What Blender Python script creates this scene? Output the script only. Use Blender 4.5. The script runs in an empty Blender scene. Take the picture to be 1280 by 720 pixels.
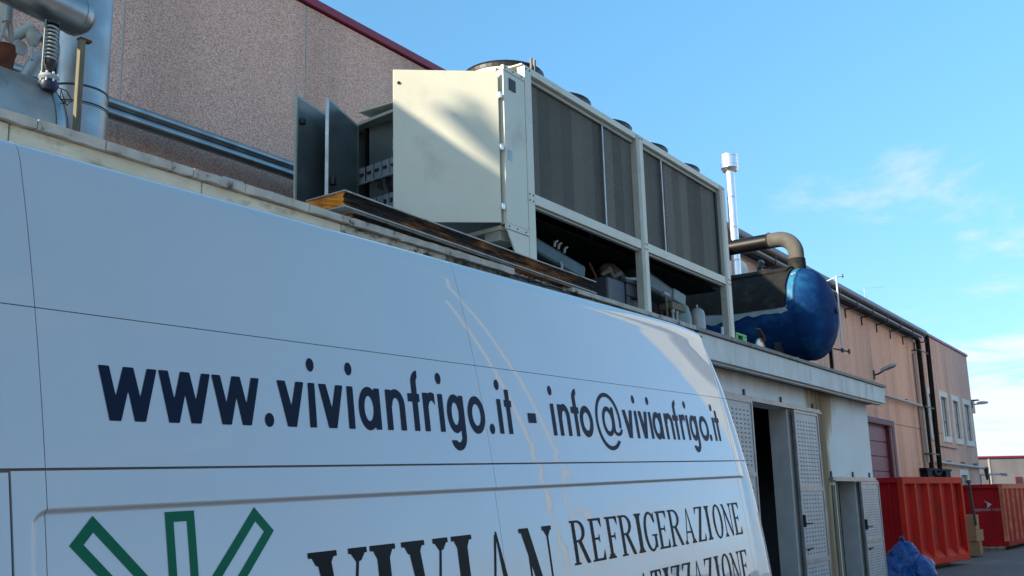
import bpy, math, random
import numpy as np
from mathutils import Vector, Matrix
random.seed(7)
R = math.radians
scene = bpy.context.scene
col = scene.collection

# ------------------------------------------------------------------ camera
cam_d = bpy.data.cameras.new("camera"); cam = bpy.data.objects.new("camera", cam_d); col.objects.link(cam)
cam_d.sensor_width = 36.0; cam_d.lens = 36.0 * 1299.17 / 1280.0; cam_d.clip_start = 0.05; cam_d.clip_end = 3000
YAW, PITCH, ROLL = R(56.91865), R(11.83952), R(-1.57745)
fw = Vector((math.sin(YAW) * math.cos(PITCH), math.cos(YAW) * math.cos(PITCH), math.sin(PITCH)))
rt = Vector((math.cos(YAW), -math.sin(YAW), 0)); upv = rt.cross(fw)
rt2 = rt * math.cos(ROLL) + upv * math.sin(ROLL); up2 = -rt * math.sin(ROLL) + upv * math.cos(ROLL)
mw = Matrix((rt2, up2, -fw)).transposed().to_4x4(); mw.translation = Vector((0, 0, 1.7))
cam.matrix_world = mw
scene.camera = cam
scene.render.resolution_x = 1024; scene.render.resolution_y = 576

# ------------------------------------------------------------------ light, sky, exposure
SUN_DELTA, SUN_ELEV = R(25), R(21.6)
sdir = Vector((math.cos(SUN_ELEV) * math.cos(SUN_DELTA), -math.cos(SUN_ELEV) * math.sin(SUN_DELTA), -math.sin(SUN_ELEV)))
sl = bpy.data.lights.new("sun", 'SUN'); sl.energy = 5.0; sl.angle = R(0.5); sl.color = (1.0, 0.88, 0.68)
so = bpy.data.objects.new("sun", sl); col.objects.link(so)
so.rotation_euler = sdir.to_track_quat('-Z', 'Y').to_euler(); so.location = (-20, 20, 30)
world = bpy.data.worlds.new("World"); scene.world = world; world.use_nodes = True
wn = world.node_tree.nodes; wl = world.node_tree.links
for n_ in list(wn): wn.remove(n_)
def wnode(t, **k):
    n_ = wn.new(t)
    for a_, b_ in k.items(): setattr(n_, a_, b_)
    return n_
w_out = wnode('ShaderNodeOutputWorld'); w_bg = wnode('ShaderNodeBackground')
w_sky = wnode('ShaderNodeTexSky', sky_type='NISHITA', sun_disc=False, sun_elevation=SUN_ELEV, sun_rotation=math.atan2(-sdir.x, -sdir.y),
              altitude=0, air_density=1.0, dust_density=0.35, ozone_density=1.6)
w_bg.inputs[1].default_value = 0.14
w_tc = wnode('ShaderNodeTexCoord'); w_sep = wnode('ShaderNodeSeparateXYZ')
wl.new(w_tc.outputs['Generated'], w_sep.inputs[0])
def wmath(op, a_, b_=None, c_=None, clamp=False):
    n_ = wnode('ShaderNodeMath', operation=op, use_clamp=clamp)
    for i_, v_ in enumerate((a_, b_, c_)):
        if v_ is None: continue
        if isinstance(v_, (int, float)): n_.inputs[i_].default_value = v_
        else: wl.new(v_, n_.inputs[i_])
    return n_.outputs[0]
# clouds: noise on a flat layer seen from below (direction / height)
zc = wmath('ADD', wmath('MAXIMUM', w_sep.outputs[2], 0.0), 0.10)
cu = wmath('DIVIDE', w_sep.outputs[0], zc); cv = wmath('DIVIDE', w_sep.outputs[1], zc)
w_cmb = wnode('ShaderNodeCombineXYZ'); wl.new(cu, w_cmb.inputs[0]); wl.new(cv, w_cmb.inputs[1]); w_cmb.inputs[2].default_value = 3.7
w_n1 = wnode('ShaderNodeTexNoise'); w_n1.inputs['Scale'].default_value = 1.35; w_n1.inputs['Detail'].default_value = 7; w_n1.inputs['Roughness'].default_value = 0.6
w_n1.inputs['Distortion'].default_value = 0.5
wl.new(w_cmb.outputs[0], w_n1.inputs['Vector'])
# more cloud low down (a bank near the horizon), thin wisps above
low = wmath('SUBTRACT', 1.0, wmath('MULTIPLY', w_sep.outputs[2], 3.2), clamp=True)
cov = wmath('ADD', w_n1.outputs[0], wmath('MULTIPLY', wmath('POWER', low, 2.0), 0.20))
south = wmath('MAXIMUM', wmath('MULTIPLY', w_sep.outputs[1], -1.0), 0.0)
cov = wmath('ADD', cov, wmath('MULTIPLY', south, 0.08))
west = wmath('MAXIMUM', wmath('MULTIPLY', w_sep.outputs[0], -1.0), 0.0)
cov = wmath('ADD', cov, wmath('MULTIPLY', west, 0.22))   # cloud added out of view behind the camera, to warm the ambient light
for dir_, inner, gain, amt in (((0.946, 0.150, 0.279), 0.9935, 160.0, 0.05), ((0.931, 0.238, 0.275), 0.9955, 200.0, 0.05), ((0.990, 0.11, 0.085), 0.9905, 110.0, 0.19)):
    vd = wnode('ShaderNodeVectorMath', operation='DOT_PRODUCT'); wl.new(w_tc.outputs['Generated'], vd.inputs[0]); vd.inputs[1].default_value = Vector(dir_).normalized()
    cov = wmath('ADD', cov, wmath('MULTIPLY', wmath('MULTIPLY', wmath('SUBTRACT', vd.outputs['Value'], inner), gain, clamp=True), amt))
w_cr = wnode('ShaderNodeMapRange', interpolation_type='SMOOTHSTEP')
wl.new(cov, w_cr.inputs[0]); w_cr.inputs[1].default_value = 0.615; w_cr.inputs[2].default_value = 0.86; w_cr.inputs[3].default_value = 0.0; w_cr.inputs[4].default_value = 0.85
w_mix = wnode('ShaderNodeMixRGB'); w_mix.blend_type = 'MIX'
wl.new(w_cr.outputs[0], w_mix.inputs[0])
w_tint = wnode('ShaderNodeMixRGB'); w_tint.blend_type = 'MULTIPLY'; w_tint.inputs[0].default_value = 1.0; w_tint.inputs[2].default_value = (0.79, 1.27, 1.29, 1)
w_hz = wnode('ShaderNodeMixRGB'); w_hz.inputs[1].default_value = (0.48, 0.37, 0.64, 1); w_hz.inputs[2].default_value = (1, 1, 1, 1)
wl.new(wmath('MULTIPLY', w_sep.outputs[2], 1.9, clamp=True), w_hz.inputs[0])
w_t2 = wnode('ShaderNodeMixRGB'); w_t2.blend_type = 'MULTIPLY'; w_t2.inputs[0].default_value = 1.0
wl.new(w_sky.outputs[0], w_t2.inputs[1]); wl.new(w_hz.outputs[0], w_t2.inputs[2]); wl.new(w_t2.outputs[0], w_tint.inputs[1]); wl.new(w_tint.outputs[0], w_mix.inputs[1])
w_mix.inputs[2].default_value = (4.1, 4.1, 4.0, 1)
wl.new(w_mix.outputs[0], w_bg.inputs[0]); wl.new(w_bg.outputs[0], w_out.inputs[0])
scene.view_settings.view_transform = 'Standard'; scene.view_settings.look = 'None'
scene.view_settings.gamma = 1; scene.view_settings.exposure = 0.82
scene.render.engine = 'CYCLES'
scene.cycles.max_bounces = 8

# ------------------------------------------------------------------ materials
def mat(name, c1, c2=None, scale=8.0, rough=0.6, metal=0.0, bump=0.0, bscale=None, detail=5, lo=0.35, hi=0.65, coat=0.0, spec=0.5,
        stretch=(1, 1, 1), c3=None, c3scale=1.5, c3lo=0.55, c3hi=0.7, dist=0.01, rvar=0.0, voro=False):
    m = bpy.data.materials.new(name); m.use_nodes = True
    nt = m.node_tree; N = nt.nodes; L = nt.links
    b = N['Principled BSDF']
    b.inputs['Roughness'].default_value = rough; b.inputs['Metallic'].default_value = metal
    b.inputs['Specular IOR Level'].default_value = spec
    if coat: b.inputs['Coat Weight'].default_value = coat; b.inputs['Coat Roughness'].default_value = 0.03
    tc = N.new('ShaderNodeTexCoord'); mp = N.new('ShaderNodeMapping'); mp.inputs['Scale'].default_value = stretch
    L.new(tc.outputs['Object'], mp.inputs[0])
    c = c1
    if c2 is None:
        c2 = tuple(x * 0.82 for x in c1)
    nz = N.new('ShaderNodeTexNoise'); nz.inputs['Scale'].default_value = scale; nz.inputs['Detail'].default_value = detail
    L.new(mp.outputs[0], nz.inputs['Vector'])
    fac = nz.outputs[0]
    if voro:
        vz = N.new('ShaderNodeTexVoronoi'); vz.inputs['Scale'].default_value = scale
        L.new(mp.outputs[0], vz.inputs['Vector'])
        sp = N.new('ShaderNodeSeparateColor'); L.new(vz.outputs['Color'], sp.inputs[0]); fac = sp.outputs[0]
    r = N.new('ShaderNodeValToRGB'); r.color_ramp.elements[0].position = lo; r.color_ramp.elements[1].position = hi
    r.color_ramp.elements[0].color = (*c1, 1); r.color_ramp.elements[1].color = (*c2, 1)
    L.new(fac, r.inputs[0]); out = r.outputs[0]
    if c3:
        n3 = N.new('ShaderNodeTexNoise'); n3.inputs['Scale'].default_value = c3scale; n3.inputs['Detail'].default_value = 8
        n3.inputs['Roughness'].default_value = 0.65
        L.new(mp.outputs[0], n3.inputs['Vector'])
        mr = N.new('ShaderNodeMapRange'); mr.inputs[1].default_value = c3lo; mr.inputs[2].default_value = c3hi
        L.new(n3.outputs[0], mr.inputs[0])
        mx = N.new('ShaderNodeMixRGB'); L.new(mr.outputs[0], mx.inputs[0]); L.new(out, mx.inputs[1]); mx.inputs[2].default_value = (*c3, 1)
        out = mx.outputs[0]
    L.new(out, b.inputs['Base Color'])
    if rvar:
        mr2 = N.new('ShaderNodeMapRange'); mr2.inputs[3].default_value = max(0.02, rough - rvar); mr2.inputs[4].default_value = rough + rvar
        L.new(nz.outputs[0], mr2.inputs[0]); L.new(mr2.outputs[0], b.inputs['Roughness'])
    if bump:
        n2 = N.new('ShaderNodeTexNoise'); n2.inputs['Scale'].default_value = bscale or scale; n2.inputs['Detail'].default_value = 4
        L.new(mp.outputs[0], n2.inputs['Vector'])
        bp = N.new('ShaderNodeBump'); bp.inputs['Strength'].default_value = bump; bp.inputs['Distance'].default_value = dist
        L.new(n2.outputs[0], bp.inputs['Height']); L.new(bp.outputs[0], b.inputs['Normal'])
    return m

def speckle(name, ca, cb, cc, sc1, streak=(0.05, 0.04, 0.04)):
    """washed-pebble concrete: three stone colours picked per grain, long weather stains"""
    m = bpy.data.materials.new(name); m.use_nodes = True
    nt = m.node_tree; N = nt.nodes; L = nt.links; b = N['Principled BSDF']; b.inputs['Roughness'].default_value = 0.9
    b.inputs['Specular IOR Level'].default_value = 0.2
    tc = N.new('ShaderNodeTexCoord')
    v = N.new('ShaderNodeTexVoronoi'); v.inputs['Scale'].default_value = sc1; L.new(tc.outputs['Object'], v.inputs['Vector'])
    sp = N.new('ShaderNodeSeparateColor'); L.new(v.outputs['Color'], sp.inputs[0])
    r = N.new('ShaderNodeValToRGB'); e = r.color_ramp.elements
    e[0].position = 0.0; e[0].color = (*ca, 1); e[1].position = 1.0; e[1].color = (*cc, 1)
    x = e.new(0.5); x.color = (*cb, 1)
    L.new(sp.outputs[0], r.inputs[0])
    nz = N.new('ShaderNodeTexNoise'); nz.inputs['Scale'].default_value = sc1 * 0.45; nz.inputs['Detail'].default_value = 3
    L.new(tc.outputs['Object'], nz.inputs['Vector'])
    mx = N.new('ShaderNodeMixRGB'); mx.blend_type = 'OVERLAY'; mx.inputs[0].default_value = 0.55
    L.new(r.outputs[0], mx.inputs[1]); L.new(nz.outputs[0], mx.inputs[2])
    mp = N.new('ShaderNodeMapping'); mp.inputs['Scale'].default_value = (0.8, 0.8, 0.09); L.new(tc.outputs['Object'], mp.inputs[0])
    n3 = N.new('ShaderNodeTexNoise'); n3.inputs['Scale'].default_value = 1.6; n3.inputs['Detail'].default_value = 7; L.new(mp.outputs[0], n3.inputs['Vector'])
    mr = N.new('ShaderNodeMapRange'); mr.inputs[1].default_value = 0.42; mr.inputs[2].default_value = 0.72; mr.inputs[4].default_value = 0.34
    L.new(n3.outputs[0], mr.inputs[0])
    m2 = N.new('ShaderNodeMixRGB'); L.new(mr.outputs[0], m2.inputs[0]); L.new(mx.outputs[0], m2.inputs[1]); m2.inputs[2].default_value = (*streak, 1)
    L.new(m2.outputs[0], b.inputs['Base Color'])
    bp = N.new('ShaderNodeBump'); bp.inputs['Strength'].default_value = 0.5; bp.inputs['Distance'].default_value = 0.006
    L.new(v.outputs['Distance'], bp.inputs['Height']); L.new(bp.outputs[0], b.inputs['Normal'])
    return m

M = {}
M['asphalt'] = mat('asphalt', (0.085, 0.082, 0.085), (0.12, 0.115, 0.115), 30, 0.9, bump=0.4, c3=(0.19, 0.18, 0.17), c3scale=0.5, c3lo=0.5, c3hi=0.75)
M['pebble'] = speckle('washed_pebble_concrete', (0.48, 0.21, 0.15), (0.84, 0.50, 0.38), (0.98, 0.75, 0.60), 118, (0.17, 0.12, 0.10))
M['sealant'] = mat('joint_sealant', (0.62, 0.58, 0.52), (0.50, 0.46, 0.42), 6, 0.8)
M['wine'] = mat('wine_painted_metal', (0.30, 0.016, 0.045), (0.24, 0.014, 0.038), 5, 0.45)
M['wine_old'] = mat('faded_wine_paint', (0.24, 0.035, 0.05), (0.17, 0.03, 0.045), 9, 0.5, stretch=(1, 1, 6), c3=(0.32, 0.10, 0.10), c3scale=3)
M['wine_frame'] = mat('dark_wine_frame', (0.12, 0.025, 0.045), (0.09, 0.02, 0.035), 5, 0.55)
M['plaster'] = mat('cream_plaster', (0.80, 0.72, 0.54), (0.64, 0.57, 0.42), 3.5, 0.9, bump=0.5, bscale=16, c3=(0.17, 0.14, 0.09), c3scale=3.4, c3lo=0.54, c3hi=0.76, stretch=(1, 1, 1.8))
M['plaster_dirty'] = mat('blackened_plaster', (0.66, 0.61, 0.50), (0.40, 0.36, 0.28), 7, 0.9, bump=0.8, bscale=18, dist=0.02, c3=(0.035, 0.032, 0.025), c3scale=4.5, c3lo=0.50, c3hi=0.60, stretch=(0.7, 1, 1.6))
M['fascia'] = mat('weathered_white_concrete', (0.80, 0.775, 0.71), (0.68, 0.66, 0.60), 2.2, 0.85, bump=0.25, bscale=40, c3=(0.30, 0.22, 0.14), c3scale=2.6, c3lo=0.55, c3hi=0.78, stretch=(1.5, 1, 0.6))
M['coping'] = mat('dirty_coping_stone', (0.60, 0.55, 0.47), (0.42, 0.38, 0.32), 7, 0.9, bump=0.7, bscale=25, c3=(0.05, 0.045, 0.035), c3scale=7, c3lo=0.60, c3hi=0.67)
M['copingmetal'] = mat('grey_edge_strip', (0.30, 0.27, 0.235), (0.20, 0.18, 0.155), 6, 0.7, bump=0.3, c3=(0.05, 0.035, 0.025), c3scale=4, c3lo=0.55, c3hi=0.7)
M['moss'] = mat('mossy_rubble_concrete', (0.30, 0.27, 0.20), (0.07, 0.065, 0.05), 14, 0.95, bump=1.0, bscale=22, dist=0.03, c3=(0.03, 0.03, 0.022), c3scale=6, c3lo=0.45, c3hi=0.6)
M['galv'] = mat('galvanised_sheet', (0.40, 0.40, 0.39), (0.31, 0.31, 0.30), 5, 0.36, 0.92, bump=0.12, bscale=3, rvar=0.1, c3=(0.34, 0.34, 0.33), c3scale=2)
M['alu'] = mat('aluminium_cladding', (0.42, 0.41, 0.39), (0.31, 0.305, 0.295), 4, 0.34, 0.85, bump=0.15, bscale=4, rvar=0.08)
M['alu_dull'] = mat('dull_aluminium_jacket', (0.42, 0.41, 0.38), (0.32, 0.31, 0.29), 5, 0.45, 0.6, bump=0.2, bscale=6, c3=(0.22, 0.20, 0.16), c3scale=3)
M['steel_bright'] = mat('bright_stainless', (0.92, 0.92, 0.92), (0.85, 0.85, 0.86), 5, 0.33, 1.0, bump=0.04, bscale=5)
M['rust'] = mat('rusty_iron', (0.16, 0.045, 0.02), (0.07, 0.025, 0.015), 14, 0.9, bump=0.8, bscale=30)
M['black'] = mat('black_plastic', (0.012, 0.012, 0.013), (0.02, 0.02, 0.022), 8, 0.5)
M['darkmetal'] = mat('dark_grey_metal', (0.05, 0.052, 0.055), (0.035, 0.036, 0.04), 8, 0.55, 0.2)
M['deep'] = mat('shade_black', (0.006, 0.006, 0.006), (0.010, 0.010, 0.009), 5, 0.9, spec=0.1)  # near-black puts the shade under the coils into the surface colour
M['interior'] = mat('unlit_interior', (0.018, 0.018, 0.018), (0.028, 0.027, 0.025), 5, 0.9)  # near-black stands for the unlit depth behind doors and windows
M['reveal'] = mat('grey_reveal_plaster', (0.46, 0.48, 0.48), (0.40, 0.42, 0.42), 5, 0.85, bump=0.2, bscale=20)
M['beige'] = mat('beige_enamel', (0.70, 0.675, 0.54), (0.66, 0.635, 0.51), 3, 0.42, bump=0.02, bscale=3, c3=(0.55, 0.53, 0.43), c3scale=2.0)
M['beige_worn'] = mat('worn_beige_enamel', (0.47, 0.465, 0.39), (0.40, 0.39, 0.33), 4, 0.5, c3=(0.20, 0.15, 0.10), c3scale=9, c3lo=0.63, c3hi=0.75)
M['beige_in'] = mat('grey_green_enamel_inside', (0.13, 0.145, 0.13), (0.10, 0.115, 0.10), 4, 0.5)
M['doorinner'] = mat('dark_grey_green_enamel', (0.115, 0.15, 0.15), (0.08, 0.105, 0.105), 2.5, 0.30, bump=0.05, bscale=3, c3=(0.055, 0.07, 0.075), c3scale=1.5, c3lo=0.4, c3hi=0.7)
M['contact'] = mat('pale_plastic_device', (0.42, 0.45, 0.44), (0.36, 0.39, 0.38), 5, 0.4)
M['cgreen'] = mat('green_grey_compressor_paint', (0.055, 0.10, 0.10), (0.04, 0.075, 0.075), 7, 0.45, c3=(0.05, 0.06, 0.05), c3scale=5)
M['cgreen_light'] = mat('pale_green_grey_paint', (0.20, 0.27, 0.26), (0.16, 0.22, 0.21), 7, 0.45, c3=(0.12, 0.12, 0.09), c3scale=5)
M['crate'] = mat('dark_blue_grey_plastic', (0.055, 0.06, 0.075), (0.04, 0.045, 0.06), 6, 0.5)
M['rag'] = mat('dirty_beige_rag', (0.20, 0.18, 0.15), (0.10, 0.09, 0.07), 14, 0.95, bump=0.8)
M['white'] = mat('white_plastic', (0.72, 0.74, 0.75), (0.62, 0.64, 0.65), 4, 0.5)
M['foam'] = mat('weathered_orange_foam', (0.46, 0.16, 0.03), (0.15, 0.055, 0.018), 6, 0.95, bump=1.0, bscale=14, dist=0.02, stretch=(0.6, 1.4, 5), c3=(0.014, 0.010, 0.007), c3scale=1.3, c3lo=0.44, c3hi=0.54)
M['foam_end'] = mat('orange_foam_end', (0.85, 0.30, 0.035), (0.62, 0.19, 0.025), 9, 0.95, bump=1.0, bscale=25, dist=0.02, c3=(0.08, 0.035, 0.012), c3scale=7, c3lo=0.58, c3hi=0.66)
M['skin'] = mat('panel_metal_skin', (0.52, 0.51, 0.47), (0.38, 0.37, 0.34), 5, 0.5, c3=(0.10, 0.08, 0.06), c3scale=6)
M['greyboard'] = mat('dark_grey_board', (0.085, 0.085, 0.078), (0.065, 0.065, 0.06), 6, 0.7)
M['blue'] = mat('faded_blue_paint', (0.004, 0.042, 0.15), (0.003, 0.026, 0.105), 3, 0.75, spec=0.12, bump=0.15, bscale=4, c3=(0.02, 0.13, 0.26), c3scale=2.2, c3lo=0.5, c3hi=0.8)
M['teal'] = mat('sunlit_bleached_blue_paint', (0.03, 0.20, 0.32), (0.012, 0.11, 0.24), 5, 0.6, c3=(0.45, 0.48, 0.44), c3scale=6, c3lo=0.60, c3hi=0.68)  # bleached paint, with the sunlit cyan of the tank rim put into its colour
M['rubber'] = mat('black_rubber_insulation', (0.014, 0.014, 0.013), (0.022, 0.021, 0.019), 6, 0.8, spec=0.2, bump=0.5, bscale=9, dist=0.02, c3=(0.045, 0.04, 0.032), c3scale=3.5)
M['rubber_black'] = mat('glossy_unlit_black_insulation', (0.004, 0.004, 0.005), (0.008, 0.008, 0.01), 5, 0.45, spec=0.3)  # straight pipe run coloured darker to look unlit
M['rubber_grey'] = mat('sunlit_rubber', (0.125, 0.115, 0.10), (0.085, 0.08, 0.07), 6, 0.85, bump=0.4, bscale=15, c3=(0.09, 0.08, 0.07), c3scale=4)  # elbow coloured paler to look sunlit, same insulation as the straight run
M['peel'] = mat('peeled_pale_film', (0.30, 0.36, 0.38), (0.22, 0.29, 0.33), 5, 0.7, bump=0.4)
M['bluefab'] = mat('blue_polythene', (0.010, 0.095, 0.34), (0.007, 0.055, 0.22), 8, 0.28, bump=1.0, bscale=14, dist=0.05)
M['navyblue'] = mat('navy_enamel', (0.008, 0.018, 0.07), (0.006, 0.012, 0.045), 20, 0.45)
M['green'] = mat('bright_green_plastic', (0.03, 0.42, 0.09), (0.03, 0.36, 0.08), 5, 0.45)
M['red'] = mat('red_container_paint', (0.60, 0.026, 0.012), (0.48, 0.018, 0.010), 3, 0.6, spec=0.15, bump=0.35, bscale=2.5, dist=0.04, c3=(0.16, 0.045, 0.03), c3scale=2.6, c3lo=0.52, c3hi=0.72, stretch=(1, 1, 0.35))
M['red_dark'] = mat('deep_red_container_paint', (0.40, 0.008, 0.012), (0.32, 0.008, 0.011), 3, 0.6, spec=0.15, bump=0.1, bscale=6, c3=(0.12, 0.012, 0.013), c3scale=1.4)
M['red_bounce'] = mat('warm_lit_red_container_paint', (0.50, 0.13, 0.05), (0.38, 0.07, 0.035), 5, 0.6, c3=(0.62, 0.30, 0.12), c3scale=2.2, c3lo=0.5, c3hi=0.75)  # orange of warm bounced light put into the rib colour
M['cardboard'] = mat('cardboard', (0.34, 0.19, 0.09), (0.28, 0.155, 0.075), 5, 0.9)
M['pallet'] = mat('weathered_wood', (0.26, 0.21, 0.14), (0.17, 0.135, 0.09), 12, 0.9, stretch=(1, 8, 8))
M['zincdoor'] = mat('galvanised_door_sheet', (0.43, 0.44, 0.45), (0.36, 0.37, 0.38), 4, 0.50, 0.2, c3=(0.38, 0.36, 0.33), c3scale=2.5, bump=0.1, bscale=5)
M['zincframe'] = mat('galvanised_frame', (0.33, 0.335, 0.34), (0.24, 0.245, 0.25), 6, 0.45, 0.5)
M['slot'] = mat('door_slots', (0.085, 0.09, 0.095), (0.11, 0.115, 0.12), 6, 0.8)
M['glass'] = mat('window_glass', (0.10, 0.11, 0.12), (0.07, 0.08, 0.09), 3, 0.06, 0.0, spec=0.9)
M['paleglass'] = mat('pale_window_glass', (0.42, 0.47, 0.50), (0.30, 0.35, 0.38), 1.5, 0.08, spec=0.8)
M['blind'] = mat('pale_blind', (0.45, 0.47, 0.48), (0.38, 0.40, 0.41), 5, 0.7)
M['whiteframe'] = mat('white_window_surround', (0.80, 0.78, 0.70), (0.70, 0.68, 0.62), 4, 0.7)
M['lamp'] = mat('pale_lamp_housing', (0.42, 0.46, 0.46), (0.36, 0.40, 0.40), 4, 0.45)
M['pvc'] = mat('black_pipe_insulation', (0.006, 0.007, 0.008), (0.012, 0.012, 0.014), 5, 0.7, spec=0.15)
M['gutter'] = mat('grey_pipe_jacket', (0.15, 0.14, 0.145), (0.11, 0.105, 0.11), 4, 0.4, 0.3)
M['whitepipe'] = mat('white_painted_pipe', (0.50, 0.46, 0.43), (0.42, 0.39, 0.36), 5, 0.6)
M['navy'] = mat('navy_vinyl', (0.004, 0.010, 0.036), (0.003, 0.008, 0.028), 2, 0.5, spec=0.12)
M['inkblack'] = mat('black_vinyl', (0.006, 0.006, 0.007), (0.009, 0.010, 0.012), 2, 0.5, spec=0.12)
M['logogreen'] = mat('green_vinyl', (0.005, 0.145, 0.075), (0.004, 0.125, 0.065), 2, 0.5, spec=0.12)
M['tyre'] = mat('tyre_rubber', (0.015, 0.015, 0.015), None, 8, 0.8)
M['rim'] = mat('silver_wheel_cover', (0.45, 0.46, 0.47), None, 8, 0.35, 0.8)
M['seam'] = mat('dark_panel_gap', (0.17, 0.165, 0.16), None, 8, 0.7)
M['tape'] = mat('marking_tape', (0.55, 0.50, 0.47), (0.52, 0.33, 0.28), 60, 0.4, lo=0.5, hi=0.56, bump=0.6, bscale=60, dist=0.004)
M['wall_far'] = mat('far_building_wall', (0.26, 0.235, 0.23), (0.20, 0.18, 0.175), 1.2, 0.9, stretch=(1, 1, 0.25))
M['opp'] = mat('ochre_render', (0.50, 0.44, 0.34), (0.44, 0.39, 0.30), 1.5, 0.9)
M['towerwall'] = mat('pale_cream_render', (0.50, 0.495, 0.475), (0.44, 0.435, 0.415), 1.5, 0.9)
M['roofgravel'] = mat('roof_bitumen', (0.13, 0.125, 0.12), (0.09, 0.085, 0.08), 12, 0.9)
M['orangeline'] = mat('stained_wood_post', (0.20, 0.17, 0.10), (0.11, 0.10, 0.07), 6, 0.8, stretch=(8, 8, 1))

def coil_mat():
    m = bpy.data.materials.new('condenser_coil'); m.use_nodes = True
    nt = m.node_tree; N = nt.nodes; L = nt.links; b = N['Principled BSDF']; b.inputs['Roughness'].default_value = 0.6
    b.inputs['Specular IOR Level'].default_value = 0.15
    tc = N.new('ShaderNodeTexCoord'); sx = N.new('ShaderNodeSeparateXYZ'); L.new(tc.outputs['Object'], sx.inputs[0])
    # soft upright bands, each with its own tone
    sn = N.new('ShaderNodeMath'); sn.operation = 'SNAP'; sn.inputs[1].default_value = 0.23; L.new(sx.outputs[0], sn.inputs[0])
    wnz = N.new('ShaderNodeTexWhiteNoise'); wnz.noise_dimensions = '1D'; L.new(sn.outputs[0], wnz.inputs['W'])
    wv = N.new('ShaderNodeTexWave'); wv.bands_direction = 'Z'; wv.inputs['Scale'].default_value = 12; L.new(tc.outputs['Object'], wv.inputs[0])
    nz = N.new('ShaderNodeTexNoise'); nz.inputs['Scale'].default_value = 3; nz.inputs['Detail'].default_value = 9; nz.inputs['Roughness'].default_value = 0.75; L.new(tc.outputs['Object'], nz.inputs['Vector'])
    a1 = N.new('ShaderNodeMath'); a1.operation = 'MULTIPLY_ADD'; L.new(wnz.outputs['Value'], a1.inputs[0]); a1.inputs[1].default_value = 0.6; a1.inputs[2].default_value = 0.10
    a2 = N.new('ShaderNodeMath'); a2.operation = 'MULTIPLY_ADD'; L.new(nz.outputs[0], a2.inputs[0]); a2.inputs[1].default_value = 0.5; L.new(a1.outputs[0], a2.inputs[2])
    r = N.new('ShaderNodeValToRGB'); r.color_ramp.elements[0].color = (0.034, 0.031, 0.026, 1); r.color_ramp.elements[1].color = (0.20, 0.185, 0.15, 1)
    L.new(a2.outputs[0], r.inputs[0]); L.new(r.outputs[0], b.inputs['Base Color'])
    bp = N.new('ShaderNodeBump'); bp.inputs['Strength'].default_value = 0.5; bp.inputs['Distance'].default_value = 0.01
    L.new(wv.outputs[0], bp.inputs['Height']); L.new(bp.outputs[0], b.inputs['Normal'])
    return m
M['coil'] = coil_mat()

def van_mat():
    m = bpy.data.materials.new('white_van_paint'); m.use_nodes = True
    nt = m.node_tree; N = nt.nodes; L = nt.links; b = N['Principled BSDF']
    b.inputs['Roughness'].default_value = 0.35; b.inputs['Coat Weight'].default_value = 1.0; b.inputs['Coat Roughness'].default_value = 0.02
    b.inputs['Coat IOR'].default_value = 1.6
    tc = N.new('ShaderNodeTexCoord')
    nz = N.new('ShaderNodeTexNoise'); nz.inputs['Scale'].default_value = 2.5; nz.inputs['Detail'].default_value = 8; L.new(tc.outputs['Object'], nz.inputs['Vector'])
    r = N.new('ShaderNodeValToRGB'); r.color_ramp.elements[0].color = (0.48, 0.485, 0.495, 1); r.color_ramp.elements[1].color = (0.55, 0.555, 0.56, 1)
    L.new(nz.outputs[0], r.inputs[0]); L.new(r.outputs[0], b.inputs['Base Color'])
    # gentle waviness of the sheet metal, stronger towards the rear quarter
    mp = N.new('ShaderNodeMapping'); mp.inputs['Scale'].default_value = (0.8, 1, 2.4); L.new(tc.outputs['Object'], mp.inputs[0])
    n2 = N.new('ShaderNodeTexNoise'); n2.inputs['Scale'].default_value = 2.2; n2.inputs['Detail'].default_value = 1.5; n2.inputs['Distortion'].default_value = 0.6; L.new(mp.outputs[0], n2.inputs['Vector'])
    sx = N.new('ShaderNodeSeparateXYZ'); L.new(tc.outputs['Object'], sx.inputs[0])
    mr = N.new('ShaderNodeMapRange'); mr.inputs[1].default_value = 2.6; mr.inputs[2].default_value = 5.6; mr.inputs[3].default_value = 0.05; mr.inputs[4].default_value = 0.24
    L.new(sx.outputs[0], mr.inputs[0])
    bp = N.new('ShaderNodeBump'); bp.inputs['Distance'].default_value = 0.03
    mz = N.new('ShaderNodeMapRange'); mz.inputs[1].default_value = 1.72; mz.inputs[2].default_value = 1.95; mz.inputs[3].default_value = 1.0; mz.inputs[4].default_value = 0.05
    L.new(sx.outputs[2], mz.inputs[0]); ml = N.new('ShaderNodeMath'); ml.operation = 'MULTIPLY'; L.new(mr.outputs[0], ml.inputs[0]); L.new(mz.outputs[0], ml.inputs[1])
    L.new(ml.outputs[0], bp.inputs['Strength']); L.new(n2.outputs[0], bp.inputs['Height'])
    L.new(bp.outputs[0], b.inputs['Coat Normal'])
    return m
M['van'] = van_mat()

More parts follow.
